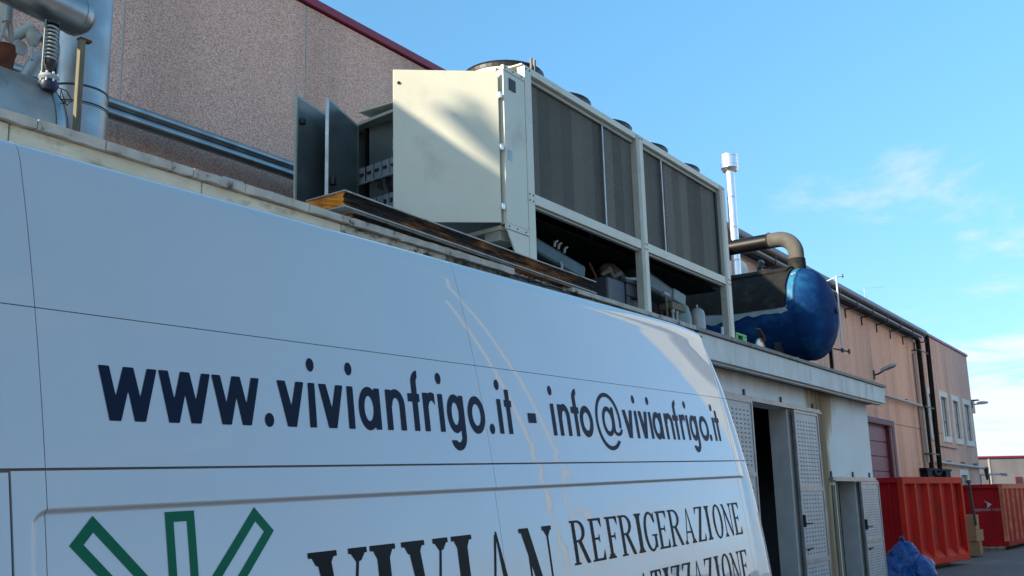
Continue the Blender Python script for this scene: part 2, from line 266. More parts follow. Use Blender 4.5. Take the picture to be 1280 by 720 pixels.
# ------------------------------------------------------------------ mesh helpers
class MB:
    def __init__(self): self.v = []; self.f = []; self.m = []; self.mi = 0
    def add(self, vs, fs):
        o = len(self.v); self.v += [tuple(map(float, p)) for p in vs]
        self.f += [tuple(i + o for i in f) for f in fs]; self.m += [self.mi] * len(fs); return self
    def box(self, x0, x1, y0, y1, z0, z1, xf=None):
        vs = [(x, y, z) for z in (z0, z1) for y in (y0, y1) for x in (x0, x1)]
        if xf: vs = [xf(p) for p in vs]
        return self.add(vs, [(0, 2, 3, 1), (4, 5, 7, 6), (0, 1, 5, 4), (2, 6, 7, 3), (0, 4, 6, 2), (1, 3, 7, 5)])
    def hexa(self, bot, top):
        """two quads (4 points each, same order)"""
        return self.add(list(bot) + list(top), [(3, 2, 1, 0), (4, 5, 6, 7), (0, 1, 5, 4), (1, 2, 6, 5), (2, 3, 7, 6), (3, 0, 4, 7)])
    def tube(self, pts, r, n=12, caps=True):
        pts = [Vector(p) for p in pts]
        rs = r if isinstance(r, (list, tuple)) else [r] * len(pts)
        rings = []; prev = None
        for i, p in enumerate(pts):
            t = (pts[min(i + 1, len(pts) - 1)] - pts[max(i - 1, 0)]).normalized()
            if prev is None:
                a = Vector((0, 0, 1)) if abs(t.z) < 0.9 else Vector((1, 0, 0)); x = t.cross(a).normalized()
            else: x = (prev - t * prev.dot(t)).normalized()
            prev = x; y = t.cross(x)
            rings.append([p + (x * math.cos(2 * math.pi * k / n) + y * math.sin(2 * math.pi * k / n)) * rs[i] for k in range(n)])
        vs = [q for rg in rings for q in rg]; fs = []
        for i in range(len(pts) - 1):
            for k in range(n):
                a = i * n + k; b2 = i * n + (k + 1) % n
                fs.append((a, b2, b2 + n, a + n))
        if caps:
            fs.append(tuple(range(n))[::-1]); fs.append(tuple((len(pts) - 1) * n + k for k in range(n)))
        return self.add(vs, fs)
    def lathe(self, prof, c, ax='Z', n=32, a0=0, a1=360):
        """prof: list of (radius, along)"""
        c = Vector(c); full = abs(a1 - a0) >= 360; cnt = n if full else n + 1
        vs = []
        for rr, h in prof:
            for k in range(cnt):
                a = R(a0 + (a1 - a0) * k / n)
                u, w = rr * math.cos(a), rr * math.sin(a)
                if ax == 'Z': vs.append(c + Vector((u, w, h)))
                elif ax == 'Y': vs.append(c + Vector((u, h, w)))
                else: vs.append(c + Vector((h, u, w)))
        fs = []
        for i in range(len(prof) - 1):
            for k in range(cnt if full else cnt - 1):
                a = i * cnt + k; b2 = i * cnt + (k + 1) % cnt
                fs.append((a, b2, b2 + cnt, a + cnt))
        return self.add(vs, fs)
    def grid(self, rows):
        o = [p for r_ in rows for p in r_]; w = len(rows[0])
        return self.add(o, [(j * w + i, j * w + i + 1, (j + 1) * w + i + 1, (j + 1) * w + i) for j in range(len(rows) - 1) for i in range(w - 1)])
    def build(self, name, m, parent=None, smooth=False, bevel=0.0, fix=True, ang=40):
        me = bpy.data.meshes.new(name); me.from_pydata(self.v, [], self.f)
        ms = m if isinstance(m, (list, tuple)) else [m]
        for x in ms: me.materials.append(x)
        if len(ms) > 1: me.polygons.foreach_set('material_index', self.m)
        if fix:
            import bmesh
            bm = bmesh.new(); bm.from_mesh(me); bmesh.ops.recalc_face_normals(bm, faces=bm.faces); bm.to_mesh(me); bm.free()
        if smooth:
            me.polygons.foreach_set('use_smooth', [True] * len(me.polygons))
            try: me.set_sharp_from_angle(angle=R(ang))
            except Exception: pass
        me.update()
        o = bpy.data.objects.new(name, me); col.objects.link(o)
        if parent is not None:
            o.parent = parent; o.matrix_parent_inverse = Matrix.Translation(-parent.location)
        if bevel:
            bv = o.modifiers.new('bevel', 'BEVEL'); bv.width = bevel; bv.segments = 2; bv.limit_method = 'ANGLE'
        return o

def tag(o, label=None, cat=None, group=None, kind=None):
    if label: o['label'] = label
    if cat: o['category'] = cat
    if group: o['group'] = group
    if kind: o['kind'] = kind
    return o
def thing(name, loc, label, cat, group=None):
    o = bpy.data.objects.new(name, None); col.objects.link(o); o.location = loc; o.empty_display_size = 0.2
    return tag(o, label, cat, group)
def B(x0, x1, y0, y1, z0, z1, name, m, parent=None, bevel=0.0):
    return MB().box(x0, x1, y0, y1, z0, z1).build(name, m, parent, bevel=bevel)
def T(pts, r, name, m, parent=None, n=12):
    return MB().tube(pts, r, n).build(name, m, parent, smooth=True)
def copy_piece(src, loc, name, parent, subs=True):
    c = src.copy(); c.name = name; col.objects.link(c); c.parent = parent
    c.matrix_parent_inverse = src.matrix_parent_inverse.copy(); c.location = loc
    return c
def arc(c, r, a0, a1, n, u, w):
    c = Vector(c); u = Vector(u); w = Vector(w)
    return [c + u * (r * math.cos(R(a0 + (a1 - a0) * i / n))) + w * (r * math.sin(R(a0 + (a1 - a0) * i / n))) for i in range(n + 1)]

# ------------------------------------------------------------------ ground
g = MB(); g.add([(-900, -900, 0), (1500, -900, 0), (1500, 1200, 0), (-900, 1200, 0)], [(0, 1, 2, 3)])
tag(g.build('ground', M['asphalt']), kind='structure')

# ================================================================== VAN
VO = Vector((1.353, 2.1, 1.805)); VA = Vector((0.99915, 0.03222, 0.02584)); VA.normalize()
VU = (Vector((0, 0, 1)) - VA * VA.z).normalized(); VN = VU.cross(VA)
def vp(s, n, h): return VO + VA * s + VN * n + VU * h
PH = [-1.30, -1.0, -0.65, -0.40, -0.20, -0.08, 0, 0.08, 0.15, 0.28, 0.364, 0.50, 0.584, 0.697, 0.75, 0.765, 0.777, 0.787, 0.794, 0.800, 0.805, 0.81]
PN = [-0.105, -0.10, -0.075, -0.050, -0.028, -0.011, 0, 0.014, 0.027, 0.047, 0.064, 0.094, 0.110, 0.137, 0.154, 0.163, 0.177, 0.200, 0.235, 0.300, 0.450, 0.90]
def base(h):   # smooth (Catmull) interpolation of the measured side profile
    i = max(0, min(len(PH) - 2, int(np.searchsorted(PH, h)) - 1))
    x0, x1 = PH[i], PH[i + 1]; t = (h - x0) / (x1 - x0)
    def sl(j):
        if j <= 0 or j >= len(PH) - 1: return (PN[min(j + 1, len(PN) - 1)] - PN[max(j - 1, 0)]) / (PH[min(j + 1, len(PH) - 1)] - PH[max(j - 1, 0)])
        return 0.5 * ((PN[j] - PN[j - 1]) / (PH[j] - PH[j - 1]) + (PN[j + 1] - PN[j]) / (PH[j + 1] - PH[j]))
    m0, m1 = sl(i) * (x1 - x0), sl(i + 1) * (x1 - x0)
    return (2 * t**3 - 3 * t**2 + 1) * PN[i] + (t**3 - 2 * t**2 + t) * m0 + (-2 * t**3 + 3 * t**2) * PN[i + 1] + (t**3 - t**2) * m1
def recess(s, h):   # rounded rectangular pressing below the waist line
    x0, x1, y1, y0, rr = -0.040, 4.47, -0.084, -1.15, 0.045
    dx = abs(s - (x0 + x1) / 2) - (x1 - x0) / 2 + rr; dy = abs(h - (y0 + y1) / 2) - (y1 - y0) / 2 + rr
    d = math.hypot(max(dx, 0), max(dy, 0)) + min(max(dx, dy), 0) - rr
    t = min(1, max(0, -d / 0.012)); return t * t * (3 - 2 * t)
_fit = np.polyfit([h for h in PH if h <= 0.76], [n for h, n in zip(PH, PN) if h <= 0.76], 5, w=[0.3 if h < -0.5 else 1.0 for h in PH if h <= 0.76])
_spline = base
def base(h):   # one smooth sheet below the roof rounding, the measured curve above it
    if h < -0.9: return _spline(h)
    k = min(1.0, max(0.0, (h - 0.70) / 0.05)); k = k * k * (3 - 2 * k)
    j = min(1.0, max(0.0, (h + 0.9) / 0.2))
    return (float(np.polyval(_fit, h)) * (1 - k) + _spline(h) * k) * j + _spline(h) * (1 - j)
def surf(s, h): return base(h) + 0.010 * recess(s, h)
def rear_s(h):
    return float(np.interp(h, [-1.3, -0.66, -0.45, -0.16, 0.0, 0.17, 0.40, 0.55, 0.65, 0.72, 0.76, 0.80], [4.74, 4.70, 4.685, 4.65, 4.625, 4.590, 4.545, 4.505, 4.47, 4.435, 4.40, 4.33]))
van = thing('panel_van', (1.5, 3.0, 0), 'white high-roof panel van with navy web address and green bar logo', 'van')
def drop(s, h):    # roof rounds down towards the back
    return -0.02 * max(0, min(1, (h - 0.45) / 0.3)) * max(0, (s - 3.9) / 0.5) ** 2
def hst(h0, h1):
    hs = [h0]; h = h0
    while h < h1 - 1e-6:
        st = 0.03
        if -0.13 < h < -0.075: st = 0.0035
        elif h > 0.73: st = 0.006
        h = min(h1, h + st); hs.append(h)
    return hs
def sst(s0, s1):
    ss = [s0]; s = s0
    while s < s1 - 1e-6:
        st = 0.12
        if -0.10 < s < 0.03: st = 0.0045
        elif 4.35 < s: st = 0.02
        s = min(s1, s + st); ss.append(s)
    return ss
def panel(name, s0, s1, h0, h1, lip=(1, 1, 1, 1)):
    ss, hs = sst(s0, s1), hst(h0, h1)
    rows = []
    for h in hs: rows.append([vp(s, surf(s, h), h + drop(s, h)) for s in ss])
    mb = MB(); mb.grid(rows)
    d = 0.007   # folded edge into the gap
    for flag, line in zip(lip, (rows[0], rows[-1], [r_[0] for r_ in rows], [r_[-1] for r_ in rows])):
        if flag: mb.grid([line, [p + VN * d for p in line]])
    o = mb.build(name, M['van'], van, smooth=True, fix=False, ang=60)
    return o
gp = 0.0011
panel('upper_panel', -0.95, -gp, 0.364 + gp, 0.81, (1, 0, 0, 1))
panel('upper_panel', gp, 1.8025 - gp, 0.364 + gp, 0.81, (1, 0, 1, 1))
panel('upper_panel', 1.8025 + gp, 4.375 - gp, 0.364 + gp, 0.81, (1, 0, 1, 1))
panel('middle_panel', -0.95, -gp, 0.003, 0.364 - gp, (1, 1, 0, 1))
panel('middle_panel', gp, 1.8025 - gp, 0.003, 0.364 - gp)
panel('middle_panel', 1.8025 + gp, 4.375 - gp, 0.003, 0.364 - gp)
panel('cab_door', -0.95, -0.087, -1.25, -0.006, (1, 1, 0, 1))
panel('lower_panel', -0.081, -gp, -1.25, -0.003)
panel('lower_panel', gp, 1.8025 - gp, -1.25, -0.003)
panel('lower_panel', 1.8025 + gp, 4.375 - gp, -1.25, -0.003)
# rear corner pillar pieces, following the leaning back edge, wrapped round the corner
def corner(name, h0, h1, lips=True):
    hs = hst(h0, h1); rows = []
    RC = 0.09
    for h in hs:
        sr = rear_s(h); s_end = sr - RC; row = []
        for k in range(9):
            s = 4.375 + gp + (s_end - 4.375 - gp) * k / 8
            dent = 0.006 * math.exp(-((k / 8 - 0.55) / 0.12) ** 2)
            row.append(vp(s, surf(s, h) + dent, h + drop(s, h)))
        for k in range(1, 11):
            ph = R(9 * k); row.append(vp(s_end + RC * math.sin(ph), surf(s_end, h) + RC * (1 - math.cos(ph)), h + drop(s_end, h)))
        row.append(vp(sr - 0.004, 0.45, h + drop(sr, h)))
        rows.append(row)
    mb = MB(); mb.grid(rows)
    for line in (rows[0], rows[-1]): mb.grid([line, [p + VN * 0.007 - VA * 0.004 for p in line]])
    mb.grid([[r_[0] for r_ in rows], [r_[0] + VN * 0.007 for r_ in rows]])
    return mb.build(name, M['van'], van, smooth=True, fix=False, ang=60)
corner('corner_panel', 0.364 + gp, 0.80); corner('corner_panel', 0.003, 0.364 - gp); corner('corner_panel', -1.25, -0.003)
# shell behind the panels (dark in the gaps), far side, roof and rear
mb = MB(); hs = [-1.25 + i * 0.05 for i in range(41)] + [0.79]
hs = [h for h in hs if h <= 0.79]
mb.grid([[vp(s, base(h) + 0.021 if h < -0.02 else base(h) + 0.008, h + drop(s, h) - (0.006 if h > 0.7 else 0)) for s in [-0.95 + 0.25 * i for i in range(22)]] for h in hs])
mb.build('inner_shell', M['seam'], van, smooth=True, fix=False)
mb = MB(); W = 1.98
rows = []
for s in [-0.95 + 0.25 * i for i in range(22)] + [4.36]:
    top = []
    for nn, hh in ((0.42, 0.803), (0.7, 0.815), (1.0, 0.82), (1.3, 0.815), (W - 0.45, 0.805), (W - 0.235, 0.794), (W - 0.163, 0.765), (W - 0.064, 0.364), (W, 0), (W + 0.08, -0.65), (W + 0.10, -1.25)):
        top.append(vp(s, nn, hh + drop(s, hh)))
    rows.append(top)
mb.grid(rows); mb.build('roof', M['van'], van, smooth=True, ang=50)
mb = MB()
mb.grid([[vp(rear_s(h) - 0.006, nn, h + drop(4.4, h)) for nn in (0.3, 0.985)] for h in [-1.25 + 0.05 * i for i in range(41)]])
mb.build('rear_door', M['van'], van, smooth=True)
mb = MB()
mb.grid([[vp(rear_s(h) - 0.006, nn, h + drop(4.4, h)) for nn in (0.993, W - 0.02)] for h in [-1.25 + 0.05 * i for i in range(41)]])
mb.build('rear_door', M['van'], van, smooth=True)
# cab, bonnet, glass, wheels (out of the photo's frame to the left and below)
def side_prism(poly, n0, n1, name, m, bevel=0.05):
    b_ = [vp(s, n0, h) for s, h in poly]; t_ = [vp(s, n1, h) for s, h in poly]; k = len(poly)
    mb = MB(); mb.add(b_ + t_, [tuple(range(k)), tuple(range(k, 2 * k))[::-1]] + [(i, (i + 1) % k, k + (i + 1) % k, k + i) for i in range(k)])
    return mb.build(name, m, van, bevel=bevel)
side_prism([(-0.953, 0.76), (-1.25, 0.60), (-1.95, -0.12), (-2.75, -0.40), (-2.90, -0.70), (-2.92, -1.22), (-0.953, -1.22)], 0.05, 1.93, 'cab', M['van'])
side_prism([(-1.31, 0.50), (-1.90, -0.10), (-1.93, -0.07), (-1.32, 0.55)], 0.2, 1.78, 'windscreen', M['glass'], 0.0)
side_prism([(-0.22, -0.06), (-0.22, 0.0 - 0.02), (-0.9, -0.02), (-0.9, -0.06)], -0.004, 0.0, 'trim_strip', M['seam'], 0.0)
for s_, n_ in ((-1.95, -0.07), (-1.95, W + 0.07 - 0.22), (2.95, -0.07), (2.95, W + 0.07 - 0.22)):
    c = vp(s_, n_, -1.4); c.z = 0.34
    w_ = MB().lathe([(0.20, 0.0), (0.30, 0.0), (0.34, 0.03), (0.34, 0.19), (0.30, 0.22), (0.20, 0.22)], c, 'Y', 28).build('wheel', M['tyre'], van, smooth=True)
    MB().lathe([(0.0, 0.03), (0.12, 0.02), (0.20, 0.04), (0.20, 0.2), (0.0, 0.2)], c, 'Y', 20).build('rim', M['rim'], w_, smooth=True)
side_prism([(-2.9, -1.22), (4.6, -1.22), (4.6, -1.36), (-2.9, -1.36)], 0.12, 1.86, 'underbody', M['seam'], 0.0)
# rear corner details
h_ = -0.20
for hh in (-0.235,):
    s_ = rear_s(hh)
    mb = MB(); mb.box(-0.025, 0.03, 0.10, 0.16, -0.05, 0.05, xf=lambda p: vp(s_ + p[0], p[1], hh + p[2])); mb.build('hinge', M['van'], van, bevel=0.008)
mb = MB(); rows = []
for i in range(30):
    h = -0.30 - i * 0.03; sr = rear_s(h); RC = 0.0915; row = []
    for k in range(9):
        ph = R(2 + 30 * k / 8); row.append(vp(sr - 0.09 + RC * math.sin(ph), surf(sr - 0.09, h) + 0.09 - RC * math.cos(ph), h + drop(sr, h)))
    rows.append(row)
mb.grid(rows); mb.build('reflective_tape', M['tape'], van, smooth=True)

# ---------------- lettering cut from vinyl: signed distance glyphs traced on a fine grid
def seg(x, y, x0, y0, x1, y1, t):       # butt-ended stroke
    dx, dy = x1 - x0, y1 - y0; l = math.hypot(dx, dy); ux, uy = dx / l, dy / l
    a_ = (x - x0) * ux + (y - y0) * uy; b_ = -(x - x0) * uy + (y - y0) * ux
    return np.maximum(np.abs(a_ - l / 2) - l / 2, np.abs(b_) - t / 2)
def poly(x, y, pts):                    # convex polygon, clockwise or not
    d = None; cx = sum(p[0] for p in pts) / len(pts); cy = sum(p[1] for p in pts) / len(pts)
    for i in range(len(pts)):
        x0, y0 = pts[i]; x1, y1 = pts[(i + 1) % len(pts)]
        l = math.hypot(x1 - x0, y1 - y0) or 1e-9; nx, ny = (y1 - y0) / l, -(x1 - x0) / l
        if (cx - x0) * nx + (cy - y0) * ny > 0: nx, ny = -nx, -ny
        e = (x - x0) * nx + (y - y0) * ny; d = e if d is None else np.maximum(d, e)
    return d
def rect(x, y, x0, x1, y0, y1): return poly(x, y, [(x0, y0), (x1, y0), (x1, y1), (x0, y1)])
def ell(x, y, cx, cy, a_, b_): 
    q = np.sqrt(((x - cx) / a_) ** 2 + ((y - cy) / b_) ** 2); return (q - 1) * min(a_, b_)
def ring(x, y, cx, cy, a_, b_, tx, ty=None):
    ty = tx if ty is None else ty
    return np.maximum(ell(x, y, cx, cy, a_, b_), -ell(x, y, cx, cy, a_ - tx, b_ - ty))
U = lambda *a_: np.minimum.reduce(a_)
I_ = lambda *a_: np.maximum.reduce(a_)
XH = 0.132; TS = 0.029
def sans(ch, W):
    t = TS
    if ch == 'i': return lambda x, y: U(rect(x, y, 0, t, 0, XH), ell(x, y, t / 2 + 0.001, 0.187, 0.0165, 0.0205))
    if ch == '.': return lambda x, y: ell(x, y, W / 2, 0.017, 0.0175, 0.0195)
    if ch == '-': return lambda x, y: rect(x, y, 0, W, 0.047, 0.086)
    if ch == 'o': return lambda x, y: ring(x, y, W / 2, XH / 2, W / 2, XH / 2 + 0.003, t * 0.98, t)
    if ch == 'a': return lambda x, y: U(ring(x, y, W / 2 - 0.004, XH / 2, W / 2 - 0.004, XH / 2 + 0.003, t * 0.95, t), rect(x, y, W - t, W, 0, XH))
    if ch == 'g':
        def f(x, y):
            hook = I_(ring(x, y, W / 2 + 0.004, -0.012, W / 2 - 0.004, 0.052, t * 0.95, t), y + 0.012)
            hook = I_(hook, -(rect(x, y, -1, W * 0.5, -0.028, 0.1)))
            return U(ring(x, y, W / 2 - 0.004, XH / 2, W / 2 - 0.004, XH / 2 + 0.003, t * 0.95, t), rect(x, y, W - t, W, -0.014, XH), hook)
        return f
    if ch == 'n': return lambda x, y: U(rect(x, y, 0, t, 0, XH), rect(x, y, W - t, W, 0, XH - 0.05), I_(ring(x, y, W / 2 + 0.002, XH - 0.052, W / 2 - 0.002, 0.055, t, t), XH - 0.052 - y))
    if ch == 'r': return lambda x, y: U(rect(x, y, 0, t, 0, XH), I_(ring(x, y, W * 0.72, XH - 0.060, W * 0.72, 0.063, t, t), XH - 0.045 - y, x - W))
    if ch == 'f':
        c_ = t * 0.5 + 0.006
        return lambda x, y: U(rect(x, y, c_, c_ + t, 0, 0.165), rect(x, y, -0.004, W, 0.098, 0.126), I_(ring(x, y, W + 0.004, 0.162, W + 0.004 - c_, 0.046, t, t * 0.8), 0.162 - y, x - W + 0.002))
    if ch == 't': return lambda x, y: U(rect(x, y, W / 2 - t / 2, W / 2 + t / 2, 0, 0.172), rect(x, y, 0.002, W - 0.002, 0.104, 0.130))
    if ch == 'v':
        return lambda x, y: U(poly(x, y, [(0, XH), (t * 1.15, XH), (W / 2 + t * 0.62, 0), (W / 2 - t * 0.62, 0)]), poly(x, y, [(W, XH), (W - t * 1.15, XH), (W / 2 - t * 0.62, 0), (W / 2 + t * 0.62, 0)]))
    if ch == 'w':
        t = t * 0.90; a_, b_ = W * 0.29, W * 0.71
        return lambda x, y: U(poly(x, y, [(0, XH), (t * 1.15, XH), (a_ + t * 0.62, 0), (a_ - t * 0.62, 0)]), poly(x, y, [(W / 2 + t * 0.58, XH), (W / 2 - t * 0.58, XH), (a_ - t * 0.62, 0), (a_ + t * 0.62, 0)]),
                              poly(x, y, [(W / 2 - t * 0.58, XH), (W / 2 + t * 0.58, XH), (b_ + t * 0.62, 0), (b_ - t * 0.62, 0)]), poly(x, y, [(W, XH), (W - t * 1.15, XH), (b_ - t * 0.62, 0), (b_ + t * 0.62, 0)]))
    if ch == '@':
        cx, cy = W / 2, 0.073
        def f(x, y):
            o = ring(x, y, cx, cy, W / 2, 0.131, 0.021, 0.019)
            cut = poly(x, y, [(cx + 0.02, cy - 0.030), (cx + W, cy - 0.030), (cx + W, cy - 0.088), (cx + 0.075, cy - 0.088)])
            o = I_(o, -cut)
            ina = ring(x, y, cx - 0.004, cy, 0.058, 0.068, 0.023, 0.022)
            st = poly(x, y, [(cx + 0.036, cy + 0.066), (cx + 0.062, cy + 0.066), (cx + 0.060, cy - 0.040), (cx + 0.034, cy - 0.040)])
            tl = I_(ring(x, y, cx + 0.082, cy - 0.036, 0.047, 0.030, 0.020, 0.016), y - (cy - 0.034))
            return U(o, ina, st, tl)
        return f
def serif(ch, W, H):
    T_ = min(0.30 * W, 0.15 * H) if ch != 'I' else W * 0.50
    if H > 0.3: T_ = 0.060
    t = 0.012 if H > 0.3 else 0.009
    sv = 0.016 if H > 0.3 else 0.008
    hs = 0.030 if H > 0.3 else 0.015
    br = 0.022 if H > 0.3 else 0.012
    def srf(x, y, cx, half, y0, up):    # serif slab with bracket
        s_ = rect(x, y, cx - half, cx + half, y0 - sv if up else y0, y0 if up else y0 + sv)
        d_ = -1 if up else 1
        b1 = poly(x, y, [(cx - half * 0.75, y0 + d_ * sv), (cx + half * 0.75, y0 + d_ * sv), (cx + half - hs * 1.0, y0 + d_ * (sv + br)), (cx - half + hs * 1.0, y0 + d_ * (sv + br))])
        return U(s_, b1)
    def arm(x, y, x0, x1, y0, d_, drop_):     # thin arm ending in a triangular serif
        a_ = rect(x, y, x0, x1, min(y0, y0 + d_ * t * 1.1), max(y0, y0 + d_ * t * 1.1))
        b_ = poly(x, y, [(x1, y0), (x1 - T_ * 0.9, y0 + d_ * t), (x1 - t * 0.2, y0 + d_ * drop_)])
        return U(a_, b_)
    if ch == 'I': return lambda x, y: U(rect(x, y, W / 2 - T_ / 2, W / 2 + T_ / 2, 0, H), srf(x, y, W / 2, W / 2, 0, False), srf(x, y, W / 2, W / 2, H, True))
    if ch == 'V': return lambda x, y: U(poly(x, y, [(hs, H), (hs + T_, H), (W / 2 + T_ * 0.35, 0), (W / 2 - 0.004, 0)]), poly(x, y, [(W - hs - t, H), (W - hs, H), (W / 2 + T_ * 0.15, 0), (W / 2 - t * 0.3, 0.002)]),
                                       srf(x, y, hs + T_ / 2, hs + T_ / 2, H, True), srf(x, y, W - hs - t / 2 - 0.004, hs + t / 2 + 0.006, H, True))
    if ch == 'A': return lambda x, y: U(poly(x, y, [(W / 2 - T_ * 0.12, H), (W / 2 + 0.002, H), (W - hs, 0), (W - hs - T_, 0)]), poly(x, y, [(W / 2 - T_ * 0.25, H * 0.97), (W / 2 + 0.002, H), (hs + t, 0), (hs, 0)]),
                                       rect(x, y, W * 0.28, W * 0.66, H * 0.30, H * 0.30 + t), srf(x, y, W - hs - T_ / 2, hs + T_ / 2, 0, False), srf(x, y, hs + t / 2, hs + t / 2, 0, False))
    if ch == 'N': return lambda x, y: U(rect(x, y, hs + T_ * 0.30, hs + T_ * 0.30 + t, 0, H), rect(x, y, W - hs - t, W - hs, 0, H), poly(x, y, [(T_ * 0.15, H), (T_ * 1.15, H), (W - hs + 0.001, 0), (W - hs - T_ * 0.65, 0)]),
                                       rect(x, y, 0, T_ * 0.9, H - sv, H), srf(x, y, hs + T_ * 0.3 + t / 2, hs + t, 0, False), srf(x, y, W - hs - t / 2, hs + t / 2, H, True))
    if ch in 'EF':
        def f(x, y):
            o = U(rect(x, y, hs, hs + T_, 0, H), rect(x, y, 0, hs + T_, 0, sv), rect(x, y, 0, hs + T_, H - sv, H), arm(x, y, hs, W - (0.006 if ch == 'E' else 0), H, -1, H * 0.24),
                  rect(x, y, hs, W * 0.68, H * 0.52 - t / 2, H * 0.52 + t / 2), poly(x, y, [(W * 0.72, H * 0.40), (W * 0.72, H * 0.64), (W * 0.60, H * 0.52)]))
            if ch == 'E': o = U(o, arm(x, y, hs, W, 0, 1, H * 0.26))
            else: o = U(o, srf(x, y, hs + T_ / 2, hs + T_ / 2 + 0.008, 0, False))
            return o
        return f
    if ch == 'R':
        return lambda x, y: U(rect(x, y, hs, hs + T_, 0, H), rect(x, y, 0, hs + T_ + hs, 0, sv), rect(x, y, 0, hs + T_, H - sv, H),
                              I_(ring(x, y, W * 0.42, H * 0.75, W * 0.44, H * 0.25, T_, t), W * 0.42 - x), rect(x, y, hs, W * 0.43, H - t, H), rect(x, y, hs, W * 0.43, H * 0.5, H * 0.5 + t),
                              poly(x, y, [(W * 0.38, H * 0.52), (W * 0.38 + T_ * 1.15, H * 0.52), (W, 0.0), (W - T_ * 1.15, 0.0)]))
    if ch == 'O': return lambda x, y: I_(ell(x, y, W / 2, H / 2, W / 2, H / 2 + 0.003), -ell(x, y, W / 2, H / 2, W / 2 - T_, H / 2 - t * 0.9))
    if ch == 'G':
        return lambda x, y: U(I_(ell(x, y, W * 0.52, H / 2, W * 0.52, H / 2 + 0.003), -ell(x, y, W * 0.54, H / 2, W * 0.54 - T_, H / 2 - t * 0.9), -rect(x, y, W * 0.72, W * 2, H * 0.28, H * 0.74)),
                              rect(x, y, W - T_ * 1.05, W - 0.004, 0.012, H * 0.42), rect(x, y, W * 0.60, W + 0.006, H * 0.42 - sv, H * 0.42), poly(x, y, [(W * 0.93, H), (W * 0.93, H * 0.66), (W * 0.78, H * 0.90)]))
    if ch == 'Z': return lambda x, y: U(poly(x, y, [(W - T_ * 1.2, H), (W, H), (T_ * 1.2, 0), (0, 0)]), rect(x, y, 0.004, W, H - t, H), rect(x, y, 0, W, 0, t),
                                        poly(x, y, [(0.004, H), (T_ * 0.8, H - t), (0.002, H * 0.76)]), poly(x, y, [(W, 0), (W - T_ * 0.8, t), (W, H * 0.24)]))
    if ch == 'T': return lambda x, y: U(rect(x, y, W / 2 - T_ / 2, W / 2 + T_ / 2, 0, H), rect(x, y, 0, W, H - t, H), srf(x, y, W / 2, T_ / 2 + hs, 0, False),
                                        poly(x, y, [(0, H), (T_ * 0.8, H - t), (0, H * 0.76)]), poly(x, y, [(W, H), (W - T_ * 0.8, H - t), (W, H * 0.76)]))
    if ch in 'CLM': return lambda x, y: rect(x, y, hs, hs + T_, 0, H)
def trace(mb, fn, x0, x1, y0, y1, res, place):
    """marching squares: fills fn<0 with polygons, edges interpolated"""
    nx = int(math.ceil((x1 - x0) / res)) + 2; ny = int(math.ceil((y1 - y0) / res)) + 2
    xs = x0 - res + res * np.arange(nx + 1); ys = y0 - res + res * np.arange(ny + 1)
    X, Y = np.meshgrid(xs, ys); D = fn(X, Y)
    vid = {}; 
    def vert(key, px, py):
        if key not in vid:
            vid[key] = len(mb.v); mb.v.append(tuple(place(px, py)))
        return vid[key]
    ins = D < 0
    for j in range(ny):
        for i in range(nx):
            c = ((i, j), (i + 1, j), (i + 1, j + 1), (i, j + 1)); st = [ins[b_, a_] for a_, b_ in c]
            if not any(st): continue
            f = []
            for k in range(4):
                a_, b_ = c[k], c[(k + 1) % 4]
                if st[k]: f.append(vert(a_, xs[a_[0]], ys[a_[1]]))
                if st[k] != st[(k + 1) % 4]:
                    d0, d1 = D[a_[1], a_[0]], D[b_[1], b_[0]]; t_ = d0 / (d0 - d1)
                    f.append(vert(tuple(sorted((a_, b_))), xs[a_[0]] + t_ * (xs[b_[0]] - xs[a_[0]]), ys[a_[1]] + t_ * (ys[b_[1]] - ys[a_[1]])))
            if len(f) > 2: mb.f.append(tuple(f)); mb.m.append(0)
def word(items, base_h, kind, m, res, H=None, shear=0.0, ref=0.13):
    for ch, s0, s1 in items:
        mb = MB(); Wd = s1 - s0
        fn = sans(ch, Wd) if kind == 'sans' else serif(ch, Wd, H)
        lo, hi = (-0.072, 0.215) if kind == 'sans' else (-0.006, H + 0.006)
        def place(x, y, s0=s0):
            s_ = s0 + x + shear * (y - ref); h_ = base_h + y
            return vp(s_, surf(s_, h_) - 0.0013, h_)
        trace(mb, fn, -0.006, Wd + 0.010, lo, hi, res, place)
        mb.build('letter', m, van, fix=False)
t_ = TS
url = [('w', .153, .323), ('w', .328, .496), ('w', .501, .673), ('.', .690, .724), ('v', .742, .852), ('i', .870, .899), ('v', .915, 1.025), ('i', 1.043, 1.072),
       ('a', 1.095, 1.202), ('n', 1.232, 1.331), ('f', 1.355, 1.416), ('r', 1.434, 1.503), ('i', 1.522, 1.551), ('g', 1.571, 1.677), ('o', 1.700, 1.811), ('.', 1.836, 1.869), ('i', 1.904, 1.934), ('t', 1.955, 2.011), ('-', 2.123, 2.186)]
url2 = [('i', 2.315, 2.344), ('n', 2.374, 2.474), ('f', 2.495, 2.561), ('o', 2.563, 2.682), ('@', 2.714, 2.966), ('v', 2.997, 3.106), ('i', 3.126, 3.155), ('v', 3.171, 3.275), ('i', 3.290, 3.319), ('a', 3.328, 3.446),
        ('n', 3.480, 3.586), ('f', 3.594, 3.662), ('r', 3.680, 3.755), ('i', 3.767, 3.796), ('g', 3.810, 3.920), ('o', 3.945, 4.075), ('.', 4.072, 4.108), ('i', 4.155, 4.184), ('t', 4.191, 4.262)]
word(url, 0.111, 'sans', M['navy'], 0.0028, shear=0.10)
word(url2, 0.111, 'sans', M['navy'], 0.0030, shear=0.10)
